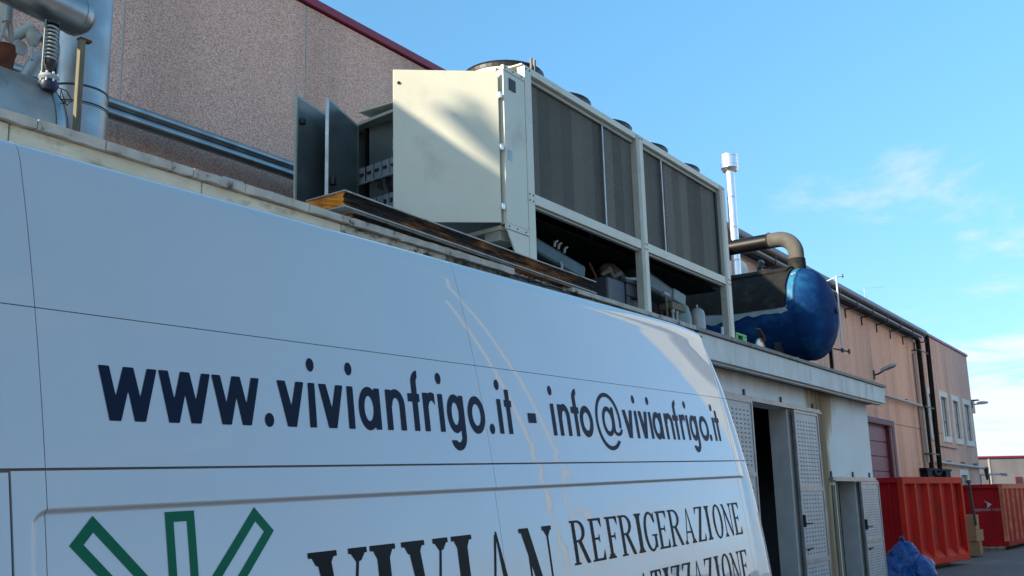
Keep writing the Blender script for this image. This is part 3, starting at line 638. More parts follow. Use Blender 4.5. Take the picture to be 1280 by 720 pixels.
viv = [('V', .798, 1.050), ('I', 1.066, 1.188), ('V', 1.219, 1.467), ('I', 1.489, 1.610), ('A', 1.632, 1.905), ('N', 1.922, 2.164)]
word(viv, -0.658, 'serif', M['inkblack'], 0.0036, H=0.42)
ref_ = [('R', 2.314, 2.455), ('E', 2.476, 2.594), ('F', 2.628, 2.742), ('R', 2.754, 2.898), ('I', 2.922, 2.992), ('G', 3.008, 3.140), ('E', 3.154, 3.278), ('R', 3.297, 3.445), ('A', 3.463, 3.610), ('Z', 3.636, 3.746), ('I', 3.776, 3.840),
        ('O', 3.880, 4.010), ('N', 4.025, 4.167), ('E', 4.178, 4.294)]
word(ref_, -0.402, 'serif', M['inkblack'], 0.0032, H=0.172)
cli = [('E', 2.26, 2.36), ('L', 2.54, 2.61), ('I', 2.63, 2.69), ('A', 2.860, 2.995), ('T', 3.003, 3.116), ('I', 3.137, 3.210), ('Z', 3.230, 3.340), ('Z', 3.365, 3.475), ('A', 3.485, 3.630), ('Z', 3.652, 3.762), ('I', 3.792, 3.856), ('O', 3.885, 4.015), ('N', 4.025, 4.165), ('E', 4.175, 4.291)]
cli = [c for c in cli if c[1] > 2.8]
word(cli, -0.657, 'serif', M['inkblack'], 0.0032, H=0.172)
# green outline logo: three bars fanning out
def logo_bar(top, dirv, wid, ln, bd, name='logo_bar'):
    u = Vector(dirv).normalized(); w = Vector((-u.y, u.x)); mb = MB()
    def P2(a_, b_):
        q = Vector(top) + u * a_ + w * b_; return vp(q.x, surf(q.x, q.y) - 0.0013, q.y)
    def strip(a0, a1, b0, b1):
        n = max(1, int((a1 - a0) / 0.02)); k = max(1, int(abs(b1 - b0) / 0.02))
        mb.grid([[P2(a0 + (a1 - a0) * i / n, b0 + (b1 - b0) * j / k) for i in range(n + 1)] for j in range(k + 1)])
    h2 = wid / 2
    strip(0, bd, -h2, h2); strip(bd, ln, -h2, -h2 + bd); strip(bd, ln, h2 - bd, h2)
    return mb.build(name, M['logogreen'], van, fix=False)
logo_bar((0.0865, -0.135), (0.143, -0.146), 0.088, 0.34, 0.0255)
logo_bar((0.364, -0.105), (0.0, -1.0), 0.090, 0.26, 0.0245)
logo_bar((0.645, -0.1375), (-0.160, -0.160), 0.091, 0.35, 0.0255)

# ================================================================== LOW PLANT BUILDING
ROOF = 3.74
bld = thing('plant_building', (10, 5.3, 0), 'low white flat-roofed plant building carrying the machinery, with stained concrete edge', 'building')
# front wall with two openings, side wall, back wall, floor inside
def wallbox(x0, x1, z0, z1, name='wall', m=None, y0=5.30, y1=5.57): return B(x0, x1, y0, y1, z0, z1, name, m or M['wallstain'], bld)
def stain_mat():
    m = mat('white_render_with_rust_runs', (0.84, 0.82, 0.76), (0.78, 0.755, 0.70), 1.6, 0.85, bump=0.15, bscale=30)
    nt = m.node_tree; N = nt.nodes; L = nt.links; b = N['Principled BSDF']
    src = b.inputs['Base Color'].links[0].from_socket
    tc = N.new('ShaderNodeTexCoord'); sx = N.new('ShaderNodeSeparateXYZ'); L.new(tc.outputs['Object'], sx.inputs[0])
    def mth(op, a_, b_, cl=False):
        n_ = N.new('ShaderNodeMath'); n_.operation = op; n_.use_clamp = cl
        for i_, v_ in enumerate((a_, b_)):
            if isinstance(v_, (int, float)): n_.inputs[i_].default_value = v_
            else: L.new(v_, n_.inputs[i_])
        return n_.outputs[0]
    nz = N.new('ShaderNodeTexNoise'); nz.inputs['Scale'].default_value = 3; nz.inputs['Detail'].default_value = 8
    mp = N.new('ShaderNodeMapping'); mp.inputs['Scale'].default_value = (2.5, 1, 0.25); L.new(tc.outputs['Object'], mp.inputs[0]); L.new(mp.outputs[0], nz.inputs['Vector'])
    # run of rusty water down from the roof edge at x = 17.6
    wob = mth('MULTIPLY', mth('SUBTRACT', nz.outputs[0], 0.5), 0.9)
    dx = mth('ABSOLUTE', mth('ADD', mth('SUBTRACT', sx.outputs[0], 17.55), wob), 0)
    top = mth('MULTIPLY', mth('SUBTRACT', sx.outputs[2], 2.55), 0.9, True)
    wid = mth('ADD', mth('MULTIPLY', top, 0.9), 0.34)
    k = mth('SUBTRACT', 1.0, mth('DIVIDE', dx, wid), True)
    k = mth('MULTIPLY', mth('POWER', k, 0.8), mth('ADD', nz.outputs[0], 0.35), True)
    edge = mth('MULTIPLY', mth('SUBTRACT', sx.outputs[2], 3.18), 2.6, True)
    k2 = mth('MULTIPLY', edge, mth('ADD', nz.outputs[0], -0.2), True)
    kk = mth('MAXIMUM', k, k2)
    cr = N.new('ShaderNodeValToRGB'); e = cr.color_ramp.elements
    e[0].color = (0.50, 0.36, 0.20, 1); e[1].color = (0.13, 0.07, 0.03, 1); e[0].position = 0.25; e[1].position = 1.0
    L.new(kk, cr.inputs[0])
    mx = N.new('ShaderNodeMixRGB'); L.new(mth('MULTIPLY', kk, 2.5, True), mx.inputs[0]); L.new(src, mx.inputs[1]); L.new(cr.outputs[0], mx.inputs[2])
    L.new(mx.outputs[0], b.inputs['Base Color'])
    return m
M['wallstain'] = stain_mat()
wallbox(-6, 14.05, 0, 3.44); wallbox(14.05, 15.80, 3.06, 3.44); wallbox(15.80, 18.05, 0, 3.44)
wallbox(18.05, 19.20, 1.99, 3.44); wallbox(19.20, 20.50, 0, 3.44)
B(20.23, 20.50, 5.572, 8.98, 0, 3.44, 'side_wall', M['wallstain'], bld)
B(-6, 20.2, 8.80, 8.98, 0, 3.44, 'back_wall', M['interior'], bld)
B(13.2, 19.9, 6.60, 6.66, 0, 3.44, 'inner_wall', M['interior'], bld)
# grey plaster lining of the two reveals
B(15.785, 15.797, 5.30, 5.58, 0.0, 3.055, 'jamb', M['reveal'], bld); B(19.185, 19.197, 5.30, 5.58, 0.0, 1.985, 'jamb', M['reveal'], bld)
B(18.05, 18.11, 5.285, 5.40, 0.0, 1.985, 'door_post', M['orangeline'], bld); B(17.78, 17.92, 5.275, 5.299, 0.0, 1.90, 'door_post', M['orangeline'], bld)
# roof slab, soffit and the front edge beam in cast lengths
B(-6, 20.70, 5.13, 8.99, 3.44, ROOF, 'roof', M['roofgravel'], bld)
x = -6.0; k = 0
while x < 20.78 - 0.01:
    x1 = min(x + 1.27, 20.78)
    if x1 > 20.4: x1 = 20.78
    B(x + 0.004, x1 - 0.004, 5.0, 5.128, 3.435 + random.uniform(-0.002, 0.002), 3.735, 'edge_beam', M['plaster'] if x < 5.0 else (M['plaster_dirty'] if x < 6.6 else M['moss']) if x < 8.7 else (M['plaster_dirty'] if x < 10.2 else M['fascia']), bld, bevel=0.006)
    x = x1; k += 1
B(20.70, 20.78, 5.13, 8.98, 3.438, 3.735, 'edge_beam', M['fascia'], bld, bevel=0.006)
B(8.2, 20.68, 5.05, 5.128, 3.405, 3.434, 'drip_strip', M['zincframe'], bld)
# coping stones: rough and cracked on the left, a thin strip on the right, one stretch missing
x = 2.1
src = None
while x < 7.62:
    L_ = random.choice((0.42, 0.5, 0.58, 0.62)); x1 = min(x + L_, 7.66)
    mb = MB(); nseg = 6; rows = []
    dz = random.uniform(-0.003, 0.003)
    xs_ = [x + 0.003 + (x1 - x - 0.006) * i / nseg for i in range(nseg + 1)]
    jf = [random.uniform(-0.004, 0.003) for _ in xs_]; jb = [random.uniform(-0.010, 0.006) for _ in xs_]
    top_f = [(xx, 4.955 + jf[i], 3.790 + dz + random.uniform(-0.003, 0.001)) for i, xx in enumerate(xs_)]
    top_b = [(xx, 5.26, 3.792 + dz) for xx in xs_]
    bot_f = [(xx, 4.962 + jf[i], 3.739 + jb[i] * 0.7) for i, xx in enumerate(xs_)]
    bot_b = [(xx, 5.26, 3.742) for xx in xs_]
    mb.grid([bot_b, bot_f, top_f, top_b, bot_b])
    for e_ in (0, -1): mb.add([bot_b[e_], bot_f[e_], top_f[e_], top_b[e_]], [(0, 1, 2, 3)])
    mb.build('coping_stone', M['coping'], bld)
    x = x1
x = 8.72
while x < 20.8:
    x1 = min(x + 1.0, 20.80)
    B(x + 0.002, x1 - 0.002, 4.965, 5.25, 3.742 + random.uniform(0, 0.003), 3.792 + random.uniform(-0.003, 0.002), 'coping_stone', M['coping'] if x < 11.5 else M['copingmetal'], bld, bevel=0.004)
    x = x1
# loose rubble mortar where the coping is missing
mb = MB()
for i in range(90):
    xx = random.uniform(7.3, 9.3) if i < 60 else random.uniform(9.0, 12.0); yy = random.uniform(4.97, 5.06); s_ = random.uniform(0.008, 0.028)
    zz = 3.735 if 7.66 < xx < 8.72 else 3.72 - random.uniform(0, 0.05)
    yy = yy if zz == 3.735 else 4.997
    mb.box(xx - s_, xx + s_, yy - s_ * 0.6, yy + s_, zz - s_ * 0.5, zz + s_, xf=None)
tag(mb.build('mortar_crumbs', M['moss'], bld), kind='stuff')

# sliding door rails
def rail(x0, x1, z, brs, label):
    t = thing('door_track', ((x0 + x1) / 2, 5.3, z), label, 'door track')
    B(x0, x1, 5.235, 5.292, z - 0.045, z + 0.02, 'rail', M['zincframe'], t, bevel=0.004)
    B(x0, x1, 5.205, 5.233, z - 0.052, z - 0.03, 'lip', M['zincframe'], t)
    for bx in brs: B(bx - 0.025, bx + 0.025, 5.275, 5.2985, z + 0.02, z + 0.115, 'bracket', M['darkmetal'], t, bevel=0.003)
rail(13.0, 17.32, 3.105, (14.02, 15.55, 17.10), 'long steel sliding track with three brackets over the tall doorway')
rail(17.72, 20.45, 2.015, (17.80, 19.10, 20.20), 'short steel sliding track over the low doorway')
# sheet doors with pressed slots
def slot_door(x0, x1, z0, z1, mids, ncol, pitch, label, zs, handle=True):
    t = thing('sliding_door', ((x0 + x1) / 2, 5.2, z0), label, 'sliding door', 'perforated steel doors of the plant building')
    y0, y1 = 5.195, 5.232
    fr = 0.045
    for (a_, b_, c_, d_) in ((x0, x0 + fr, z0, z1), (x1 - fr, x1, z0, z1)): B(a_, b_, y0 - 0.006, y1, c_, d_, 'stile', M['zincframe'], t, bevel=0.004)
    for zz in [z0] + list(mids) + [z1 - fr]: B(x0 + fr + 0.001, x1 - fr - 0.001, y0 - 0.004, y1, zz, zz + fr * (1.6 if zz in mids else 1), 'cross_rail', M['zincframe'], t, bevel=0.004)
    B(x0 + fr - 0.004, x1 - fr + 0.004, y0 + 0.008, y1 - 0.006, z0 + 0.02, z1 - 0.02, 'sheet', M['zincdoor'], t)
    mb = MB(); w_ = (x1 - x0 - 2 * fr - 0.12) / ncol
    for (a_, b_) in zs:
        z = a_
        while z < b_:
            for c in range(ncol):
                cx = x0 + fr + 0.06 + w_ * (c + 0.5)
                mb.box(cx - w_ * 0.17, cx + w_ * 0.17, y0 + 0.0045, y0 + 0.0095, z, z + pitch * 0.27)
            z += pitch
    tag(mb.build('slots', M['slot'], t), kind='stuff')
    if handle:
        hz = 1.35 if z1 > 2.5 else 1.20
        MB().box(x0 + 0.005, x0 + 0.03, y0 - 0.05, y0 - 0.006, hz - 0.08, hz + 0.10).build('handle', M['black'], t, bevel=0.004)
        T([(x0 + 0.02, y0 - 0.05, hz - 0.03), (x0 + 0.14, y0 - 0.07, hz - 0.03), (x0 + 0.30, y0 - 0.06, hz - 0.03)], 0.012, 'latch', M['black'], t)
        T([(x0 + 0.08, y0 - 0.03, hz - 0.42), (x0 + 0.18, y0 - 0.05, hz - 0.40), (x0 + 0.30, y0 - 0.03, hz - 0.40)], 0.016, 'bolt', M['black'], t)
    return t
slot_door(12.86, 14.06, 0.06, 3.06, (0.95, 2.0), 7, 0.062, 'tall slotted steel door mostly hidden behind the van', [(0.15, 0.85), (1.1, 1.9), (2.15, 2.90)], False)
slot_door(15.83, 17.02, 0.06, 3.04, (0.72, 1.80), 7, 0.062, 'tall slotted steel door slid open right of the dark doorway', [(0.15, 0.66), (0.86, 1.74), (1.93, 2.88)])
slot_door(19.22, 20.44, 0.06, 1.955, (0.88,), 10, 0.045, 'low slotted steel door at the right end of the building', [(0.12, 0.82), (1.0, 1.84)])
t = T([(14.6, 5.75, 1.25), (15.0, 5.75, 0.75), (15.5, 5.7, 0.35), (15.9, 5.6, 0.02)], 0.022, 'hose', M['navyblue'])
tag(t, 'dark blue hose hanging inside the tall doorway', 'hose')
tag(B(4.55, 4.74, 5.265, 5.275, 3.742, 3.93, 'metal_plate', M['alu_dull']), 'small bluish metal plate standing behind the stone coping', 'plate')

# ================================================================== SANDWICH PANELS ON THE PARAPET
def foam_panel(xa, za, xb, zb, y0, y1, th, label, tilt=0.0):
    t = thing('sandwich_panel', ((xa + xb) / 2, y0, za), label, 'insulation panel', 'old insulation panels on the parapet')
    def P3(x, y, z0_): 
        f = (x - xa) / (xb - xa); return (x, y, za + (zb - za) * f + z0_ - tilt * (y - y0))
    n = 40; rows = []
    rnd = random.Random(int(xa * 100))
    prof = [(0.0, 0.006), (0.006, 0.2 * th), (0.018, 0.35 * th), (0.004, 0.5 * th), (0.020, 0.68 * th), (0.008, 0.86 * th), (0.0, th - 0.006)]
    rows = [[P3(xa + 0.004 + (xb - xa - 0.008) * i / n, y0 + 0.012 + dy + rnd.uniform(-0.006, 0.010), zz - th + rnd.uniform(-0.003, 0.003)) for i in range(n + 1)] for dy, zz in prof]
    mb = MB(); mb.grid(rows)
    back = [P3(xa + 0.004, y1, -0.006), P3(xb - 0.004, y1, -0.006), P3(xb - 0.004, y1, -th + 0.006), P3(xa + 0.004, y1, -th + 0.006)]
    mb.add(back, [(0, 1, 2, 3)])
    ff = mb.build('foam_core', M['foam'], t)
    for side, nm in ((0, 'foam_end'), (n, 'foam_end')):
        mb = MB(); pr = [r_[side] for r_ in rows]; k = 6
        xx = pr[0][0]
        cols = []
        for j in range(k + 1):
            cols.append([(p[0] + rnd.uniform(-0.012, 0.012) * (0 if j in (0,) else 1), p[1] + (y1 - p[1]) * j / k, p[2] - tilt * (y1 - p[1]) * j / k) for p in pr])
        mb.grid(cols); mb.build(nm, M['foam_end'], t)
    for zz, nm in ((0.0, 'top_skin'), (-th, 'bottom_skin')):
        mb = MB(); mb.hexa([P3(xa - 0.02, y0 - 0.004, zz - 0.005), P3(xb + 0.02, y0 - 0.004, zz - 0.005), P3(xb, y1, zz - 0.005), P3(xa, y1, zz - 0.005)],
                           [P3(xa - 0.02, y0 - 0.004, zz + 0.004), P3(xb + 0.02, y0 - 0.004, zz + 0.004), P3(xb, y1, zz + 0.004), P3(xa, y1, zz + 0.004)]); mb.build(nm, M['skin'], t)
foam_panel(5.47, 3.995, 9.23, 3.935, 4.99, 5.40, 0.118, 'long orange foam panel with rusty torn edge, topmost on the parapet')
foam_panel(5.60, 3.868, 9.22, 3.808, 5.02, 5.42, 0.055, 'thin blackened panel directly under the orange one')
tag(B(7.60, 8.72, 4.965, 5.20, 3.737, 3.748, 'grey_board', M['greyboard']), 'flat dark grey board lying in the coping gap', 'board')
B(7.62, 8.70, 4.985, 4.998, 3.60, 3.735, 'grey_sheet', M['greyboard'])
tag(bpy.data.objects['grey_sheet'], 'dark grey sheet leaning over the edge beam below the panels', 'sheet')

# ================================================================== CHILLER
ch = thing('rooftop_chiller', (10.7, 5.6, ROOF), 'long beige rooftop chiller with five fans and dark condenser coils', 'chiller')
XA, XB, YF, YB, ZT = 8.165, 13.34, 5.10, 7.25, 5.97
def part(o): return o
def postx(x0, x1, y0=YF, y1=YF + 0.09, z0=ROOF, z1=ZT, mm='beige', bev=0.004): return B(x0, x1, y0, y1, z0, z1, 'post', M[mm], ch, bevel=bev)
postx(8.165, 8.285); postx(10.60, 10.675, mm='beige_worn'); postx(10.68, 10.775); postx(13.15, 13.225, mm='beige_worn'); postx(13.23, 13.345, mm='beige')
for xx in (8.45, 10.63, 13.25): postx(xx, xx + 0.09, YB - 0.09, YB)
def pipe_box(x0, x1, y0, y1, z0, z1, nm, mm='beige', bev=0.004): return B(x0, x1, y0, y1, z0, z1, nm, M[mm], ch, bevel=bev)
for (a_, b_) in ((8.287, 10.598), (10.777, 13.148)):
    pipe_box(a_, b_, YF + 0.002, YF + 0.06, 5.905, 5.972, 'top_rail', 'beige')
    pipe_box(a_, b_, YF + 0.045, YF + 0.07, 5.862, 5.900, 'top_rail_lip', 'beige_worn')
    pipe_box(a_, b_, YF + 0.003, YF + 0.07, 4.565, 4.668, 'middle_rail', 'beige')
    pipe_box(a_, b_, YF + 0.03, YF + 0.075, 4.540, 4.560, 'middle_rail_lip', 'beige_worn')
    pipe_box(a_, b_, YF + 0.06, YF + 0.12, ROOF, ROOF + 0.06, 'base_rail', 'beige_worn')
for x_ in (8.19, 8.255, 10.70, 10.75, 13.255, 13.315):
    for z_ in (4.585, 4.645, 5.94):
        MB().lathe([(0, 0), (0.009, 0), (0.009, 0.006), (0, 0.006)], (x_, YF - 0.005, z_), 'Y', 8).build('bolt', M['darkmetal'], ch)
for (a_, b_) in ((8.287, 9.835), (9.862, 10.598), (10.777, 11.36), (11.387, 13.148)):
    pipe_box(a_, b_, YF + 0.078, YF + 0.16, 4.60, 5.90, 'coil', 'coil', 0.0)
for x_ in (9.835, 11.36): pipe_box(x_, x_ + 0.027, YF + 0.045, YF + 0.10, 4.668, 5.86, 'coil_divider', 'galv')
pipe_box(13.105, 13.148, YF + 0.05, YF + 0.077, 4.668, 5.86, 'coil_divider', 'darkmetal')
# roof deck with five fans
pipe_box(8.14, 13.36, YF + 0.015, YB, 5.974, 5.990, 'top_deck', 'beige')
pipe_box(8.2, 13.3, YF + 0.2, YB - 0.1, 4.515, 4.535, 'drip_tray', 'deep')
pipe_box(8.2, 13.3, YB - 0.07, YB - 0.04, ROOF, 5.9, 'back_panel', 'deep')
pipe_box(13.20, 13.23, YF + 0.12, YB - 0.1, 4.55, 5.9, 'end_panel', 'beige_in')
pipe_box(8.20, 8.23, YF + 0.16, YB - 0.1, 4.3, 5.9, 'end_panel', 'beige_in')
for i in range(5):
    cx, cy = 8.69 + 1.03 * i, 5.70
    cow = MB().lathe([(0.47, 5.989), (0.44, 6.03), (0.425, 6.08), (0.42, 6.13), (0.405, 6.13), (0.405, 6.0)], (cx, cy, 0), 'Z', 40).build('fan_cowl', M['white'] if i == 9 else M['beige'], ch, smooth=True)
    gr = MB(); gr.lathe([(0.424, 6.125), (0.430, 6.127), (0.430, 6.165), (0.422, 6.170)], (cx, cy, 0), 'Z', 40)
    for rr in (0.09, 0.17, 0.25, 0.33, 0.40, 0.425):
        gr.tube([(cx + rr * math.cos(R(a_)), cy + rr * math.sin(R(a_)), 6.175 + 0.03 * (1 - (rr / 0.43) ** 2)) for a_ in range(0, 361, 12)], 0.006 if rr < 0.42 else 0.012, 5, False)
    for k in range(40):
        a_ = R(9 * k); gr.tube([(cx + 0.427 * math.cos(a_), cy + 0.427 * math.sin(a_), 6.135), (cx + 0.425 * math.cos(a_), cy + 0.425 * math.sin(a_), 6.175), (cx + 0.20 * math.cos(a_), cy + 0.20 * math.sin(a_), 6.198)], 0.0045, 4, False)
    gr.build('fan_guard', M['black'], cow)
    MB().lathe([(0, 6.20), (0.085, 6.195), (0.095, 6.17), (0.09, 6.05), (0, 6.05)], (cx, cy, 0), 'Z', 18).build('fan_motor', M['black'], cow, smooth=True)
    bl = MB()
    for k in range(5):
        a_ = R(72 * k + 20 * i)
        c_, s_ = math.cos(a_), math.sin(a_)
        q = lambda r_, w_, z_: (cx + r_ * c_ - w_ * s_, cy + r_ * s_ + w_ * c_, z_)
        bl.hexa([q(0.09, -0.05, 6.07), q(0.39, -0.10, 6.06), q(0.39, 0.09, 6.12), q(0.09, 0.05, 6.11)], [q(0.09, -0.05, 6.076), q(0.39, -0.10, 6.066), q(0.39, 0.09, 6.126), q(0.09, 0.05, 6.116)])
    bl.build('fan_blade', M['darkmetal'], cow)
    if i == 0:
        for dx in (-0.035, 0.03):
            MB().box(cx + dx - 0.012 - 0.1, cx + dx + 0.012 - 0.1, cy - 0.45, cy - 0.43, 6.11, 6.23).build('guard_clip', M['black'], cow)
# electrical cabinet on the near end
P0 = Vector((7.78, 5.11, 0)); cu_ = Vector((0.1465, 0.9892, 0)); cv_ = Vector((0.9892, -0.1465, 0))
def cp(u, v, z): q = P0 + cu_ * u + cv_ * v; return (q.x, q.y, z)
def cbox(u0, u1, v0, v1, z0, z1, nm, m, par, bevel=0.0): return MB().box(u0, u1, v0, v1, z0, z1, xf=lambda p: cp(*p)).build(nm, m, par, bevel=bevel)
B(7.785, 8.158, YF + 0.004, YF + 0.03, 4.275, 5.79, 'side_panel', M['beige'], ch, bevel=0.004)
B(7.783, 8.160, YF - 0.001, YF + 0.032, 5.793, 5.845, 'side_panel_cap', M['beige'], ch, bevel=0.004)
B(7.783, 8.160, YF - 0.001, YF + 0.032, 4.215, 4.272, 'side_panel_base', M['beige'], ch, bevel=0.004)
for x_ in (7.81, 7.95, 8.10):
    for z_ in (4.243, 5.82): MB().lathe([(0, 0), (0.008, 0), (0.008, 0.006), (0, 0.006)], (x_, YF - 0.006, z_), 'Y', 8).build('bolt', M['darkmetal'], ch)
B(7.83, 7.90, YF + 0.0005, YF + 0.003, 4.9, 5.0, 'rating_plate', M['alu'], ch)
B(7.875, 7.990, YF - 0.004, YF + 0.004, 5.615, 5.735, 'vent', M['black'], ch, bevel=0.003)
MB().hexa([(7.93, YF + 0.005, 4.0), (8.16, YF + 0.005, 3.96), (8.16, YF + 0.02, 3.96), (7.93, YF + 0.02, 4.0)], [(7.79, YF + 0.005, 4.21), (8.16, YF + 0.005, 4.21), (8.16, YF + 0.02, 4.21), (7.79, YF + 0.02, 4.21)]).build('gusset', M['beige'], ch)
cbox(0.09, 2.30, 0.24, 0.27, 4.27, 5.80, 'cabinet_back', M['beige_in'], ch)
cbox(0.08, 2.30, -0.005, 0.36, 5.80, 5.835, 'cabinet_roof', M['beige_worn'], ch, 0.003)
cbox(0.08, 2.30, 0.0, 0.36, 4.225, 4.265, 'cabinet_floor', M['beige'], ch, 0.003)
cbox(0.10, 0.30, 0.02, 0.30, 4.13, 4.222, 'cabinet_foot', M['beige_worn'], ch, 0.003)
cbox(2.27, 2.30, 0.0, 0.36, 4.27, 5.80, 'cabinet_side', M['beige_in'], ch)
cbox(0.022, 0.075, 0.0, 0.02, 4.27, 5.80, 'hinge_strip', M['beige'], ch, 0.003)
cbox(2.16, 2.185, 0.0, 0.03, 4.27, 5.78, 'lock_rail', M['doorinner'], ch)
cbox(1.25, 2.18, 0.165, 0.238, 5.53, 5.60, 'cable_trunk', M['contact'], ch, 0.002); cbox(1.25, 2.18, 0.165, 0.238, 5.455, 5.526, 'cable_trunk', M['contact'], ch, 0.002)
cbox(1.0, 2.22, 0.225, 0.238, 5.40, 5.455, 'din_rail', M['zincframe'], ch)
cbox(1.98, 2.00, 0.19, 0.238, 4.4, 5.45, 'cable_duct', M['beige_worn'], ch)
for u_ in (2.19, 2.07, 1.94, 1.81, 1.68):
    c_ = cbox(u_ - 0.048, u_ + 0.048, 0.11, 0.238, 5.17, 5.36, 'contactor', M['contact'], ch, 0.004)
    cbox(u_ - 0.052, u_ + 0.052, 0.09, 0.109, 5.165, 5.185, 'foot', M['contact'], c_); cbox(u_ - 0.03, u_ + 0.03, 0.10, 0.109, 5.26, 5.29, 'dial', M['darkmetal'], c_)
    for k in range(3):
        T([cp(u_ - 0.03 + 0.03 * k, 0.16, 5.19), cp(u_ - 0.05 + 0.03 * k, 0.13, 5.10), cp(u_ - 0.06 + 0.02 * k, 0.17, 4.98)], 0.007, 'cable', M['black'], ch, 6)
for u_ in (2.12, 2.02, 1.92, 1.82, 1.72, 1.62):
    c_ = cbox(u_ - 0.036, u_ + 0.036, 0.12, 0.238, 4.80, 4.98, 'breaker', M['contact'], ch, 0.003)
    cbox(u_ - 0.018, u_ + 0.018, 0.11, 0.119, 4.87, 4.92, 'switch', M['darkmetal'], c_)
# open doors (hinge, free edge) in plan
def cdoor(hx, hy, fx, fy, z0, z1, mo, mi, side, name='cabinet_door', lab=None):
    u = Vector((fx - hx, fy - hy, 0)); Ld = u.length; u.normalize(); w = Vector((-u.y, u.x, 0)) * side
    def xf(p): q = Vector((hx, hy, 0)) + u * p[0] + w * p[1]; return (q.x, q.y, p[2])
    d = MB().box(0, Ld, 0, 0.022, z0, z1, xf=xf).build(name, mo, ch, bevel=0.004)
    MB().box(0.03, Ld - 0.03, 0.0235, 0.026, z0 + 0.03, z1 - 0.03, xf=xf).build('inner_sheet', mi, d)
    return d, xf, Ld
dA, xA, LA = cdoor(7.738, 5.135, 7.108, 5.905, 4.27, 5.765, M['beige'], M['doorinner'], -1)
for z_ in (5.63, 4.33 + 0.03):
    MB().lathe([(0, 0), (0.016, 0.0), (0.016, 0.012), (0, 0.014)], (0, 0, 0), 'Y', 14).build('lock', M['black'], dA)
    o = bpy.data.objects[[o_.name for o_ in dA.children][-1]]
    q = xA((LA - 0.055, -0.006, z_)); 
    u_ = Vector((7.108 - 7.738, 5.905 - 5.135, 0)).normalized(); ang_ = math.atan2(u_.y, u_.x)
    mesh_o = o.data
    mesh_o.transform(Matrix.Translation(Vector(q)) @ Matrix.Rotation(ang_ + math.pi, 4, 'Z'))
for z_ in (5.52, 5.0, 4.42):
    cc = Vector((7.742, 5.128, 0)); MB().lathe([(0, -0.028), (0.016, -0.028), (0.020, -0.01), (0.020, 0.01), (0.016, 0.028), (0, 0.028)], (cc.x, cc.y - 0.01, z_), 'Z', 12).build('hinge', M['steel_bright'], ch, smooth=True)
dB, xB, LB = cdoor(7.985, 7.14, 7.225, 6.865, 4.25, 5.755, M['beige_worn'], M['doorinner'], 1)
MB().box(LB - 0.012, LB + 0.004, -0.006, 0.03, 4.27, 5.755, xf=xB).build('edge_strip', M['galv'], dB)
MB().box(LB - 0.10, LB - 0.04, 0.026, 0.075, 4.86, 4.94, xf=xB).build('lock_case', M['black'], dB, bevel=0.006)
dC, xC, LC = cdoor(8.10, 7.325, 6.965, 7.045, 4.20, 5.755, M['beige_worn'], M['doorinner'], 1)
MB().box(LC - 0.11, LC - 0.05, 0.026, 0.07, 5.46, 5.52, xf=xC).build('lock_case', M['black'], dC, bevel=0.006)
# machinery hanging under the coils
def lump(pts, r, nm, m, par, n=16): return MB().tube(pts, r, n).build(nm, m, par, smooth=True)
def compressor(x, y, z, L_, par, sc=1.0, side=True):
    c = lump([(x - L_ / 2, y + 0.1, z + 0.03), (x - L_ / 2 + 0.05, y + 0.1, z + 0.03), (x + L_ * 0.2, y + 0.05, z), (x + L_ / 2 - 0.04, y, z - 0.03), (x + L_ / 2, y, z - 0.03)], [0.10 * sc, 0.15 * sc, 0.16 * sc, 0.14 * sc, 0.09 * sc], 'compressor', m=M['cgreen'], par=par)
    return c
# near compressor terminal cover, tilted, with cable glands
def tiltbox(c, u, L_, Wd, H_, nm, m, par, bevel=0.01, taper=0.0):
    u = Vector(u).normalized(); w = Vector((-u.y, u.x, 0)).normalized(); v = u.cross(w)
    def xf(p): q = Vector(c) + u * (p[0] * L_) + w * (p[1] * Wd * (1 - taper * (p[0] + 0.5))) + v * (p[2] * H_ * (1 - taper * (p[0] + 0.5))); return tuple(q)
    return MB().box(-0.5, 0.5, -0.5, 0.5, -0.5, 0.5, xf=xf).build(nm, m, par, bevel=bevel)
c1 = tiltbox((9.20, 5.50, 4.24), (1, -0.1, -0.20), 0.98, 0.24, 0.17, 'compressor', M['cgreen'], ch, 0.03)
for k, (dx, dz) in enumerate(((-0.06, 0.10), (0.02, 0.09), (0.14, 0.07))):
    lump([(9.22 + dx, 5.42, 4.26 + dz), (9.22 + dx, 5.41, 4.31 + dz)], 0.015, 'gland', M['contact'], c1, 8); lump([(9.22 + dx, 5.41, 4.31 + dz), (9.26 + dx, 5.40, 4.33 + dz)], 0.011, 'gland', M['contact'], c1, 8)
lump([(9.18, 5.37, 4.19), (9.20, 5.36, 4.15), (9.18, 5.36, 4.10)], 0.014, 'gland', M['contact'], c1, 8)
lump([(9.6, 5.8, 4.02), (10.3, 5.8, 4.02)], 0.17, 'motor_housing', M['cgreen_light'], ch, 20)
lump([(10.85, 5.75, 4.52), (10.95, 5.66, 4.36), (11.0, 5.62, 4.30)], [0.10, 0.13, 0.12], 'suction_pipe', M['rag'], ch, 14)
lump([(10.985, 5.63, 4.32), (11.005, 5.62, 4.285)], 0.125, 'pipe_clamp', M['white'], ch, 14)
T([(10.05, 5.5, 4.36), (10.12, 5.46, 4.20), (10.16, 5.44, 4.05)], 0.016, 'thin_pipe', M['rust'], ch, 8)
c2 = tiltbox((11.62, 5.47, 4.30), (1, -0.12, -0.20), 0.98, 0.30, 0.26, 'compressor', M['cgreen'], ch, 0.05, 0.25)
tiltbox((12.03, 5.41, 4.235), (1, -0.12, -0.20), 0.30, 0.25, 0.16, 'terminal_box', M['cgreen_light'], c2, 0.02)
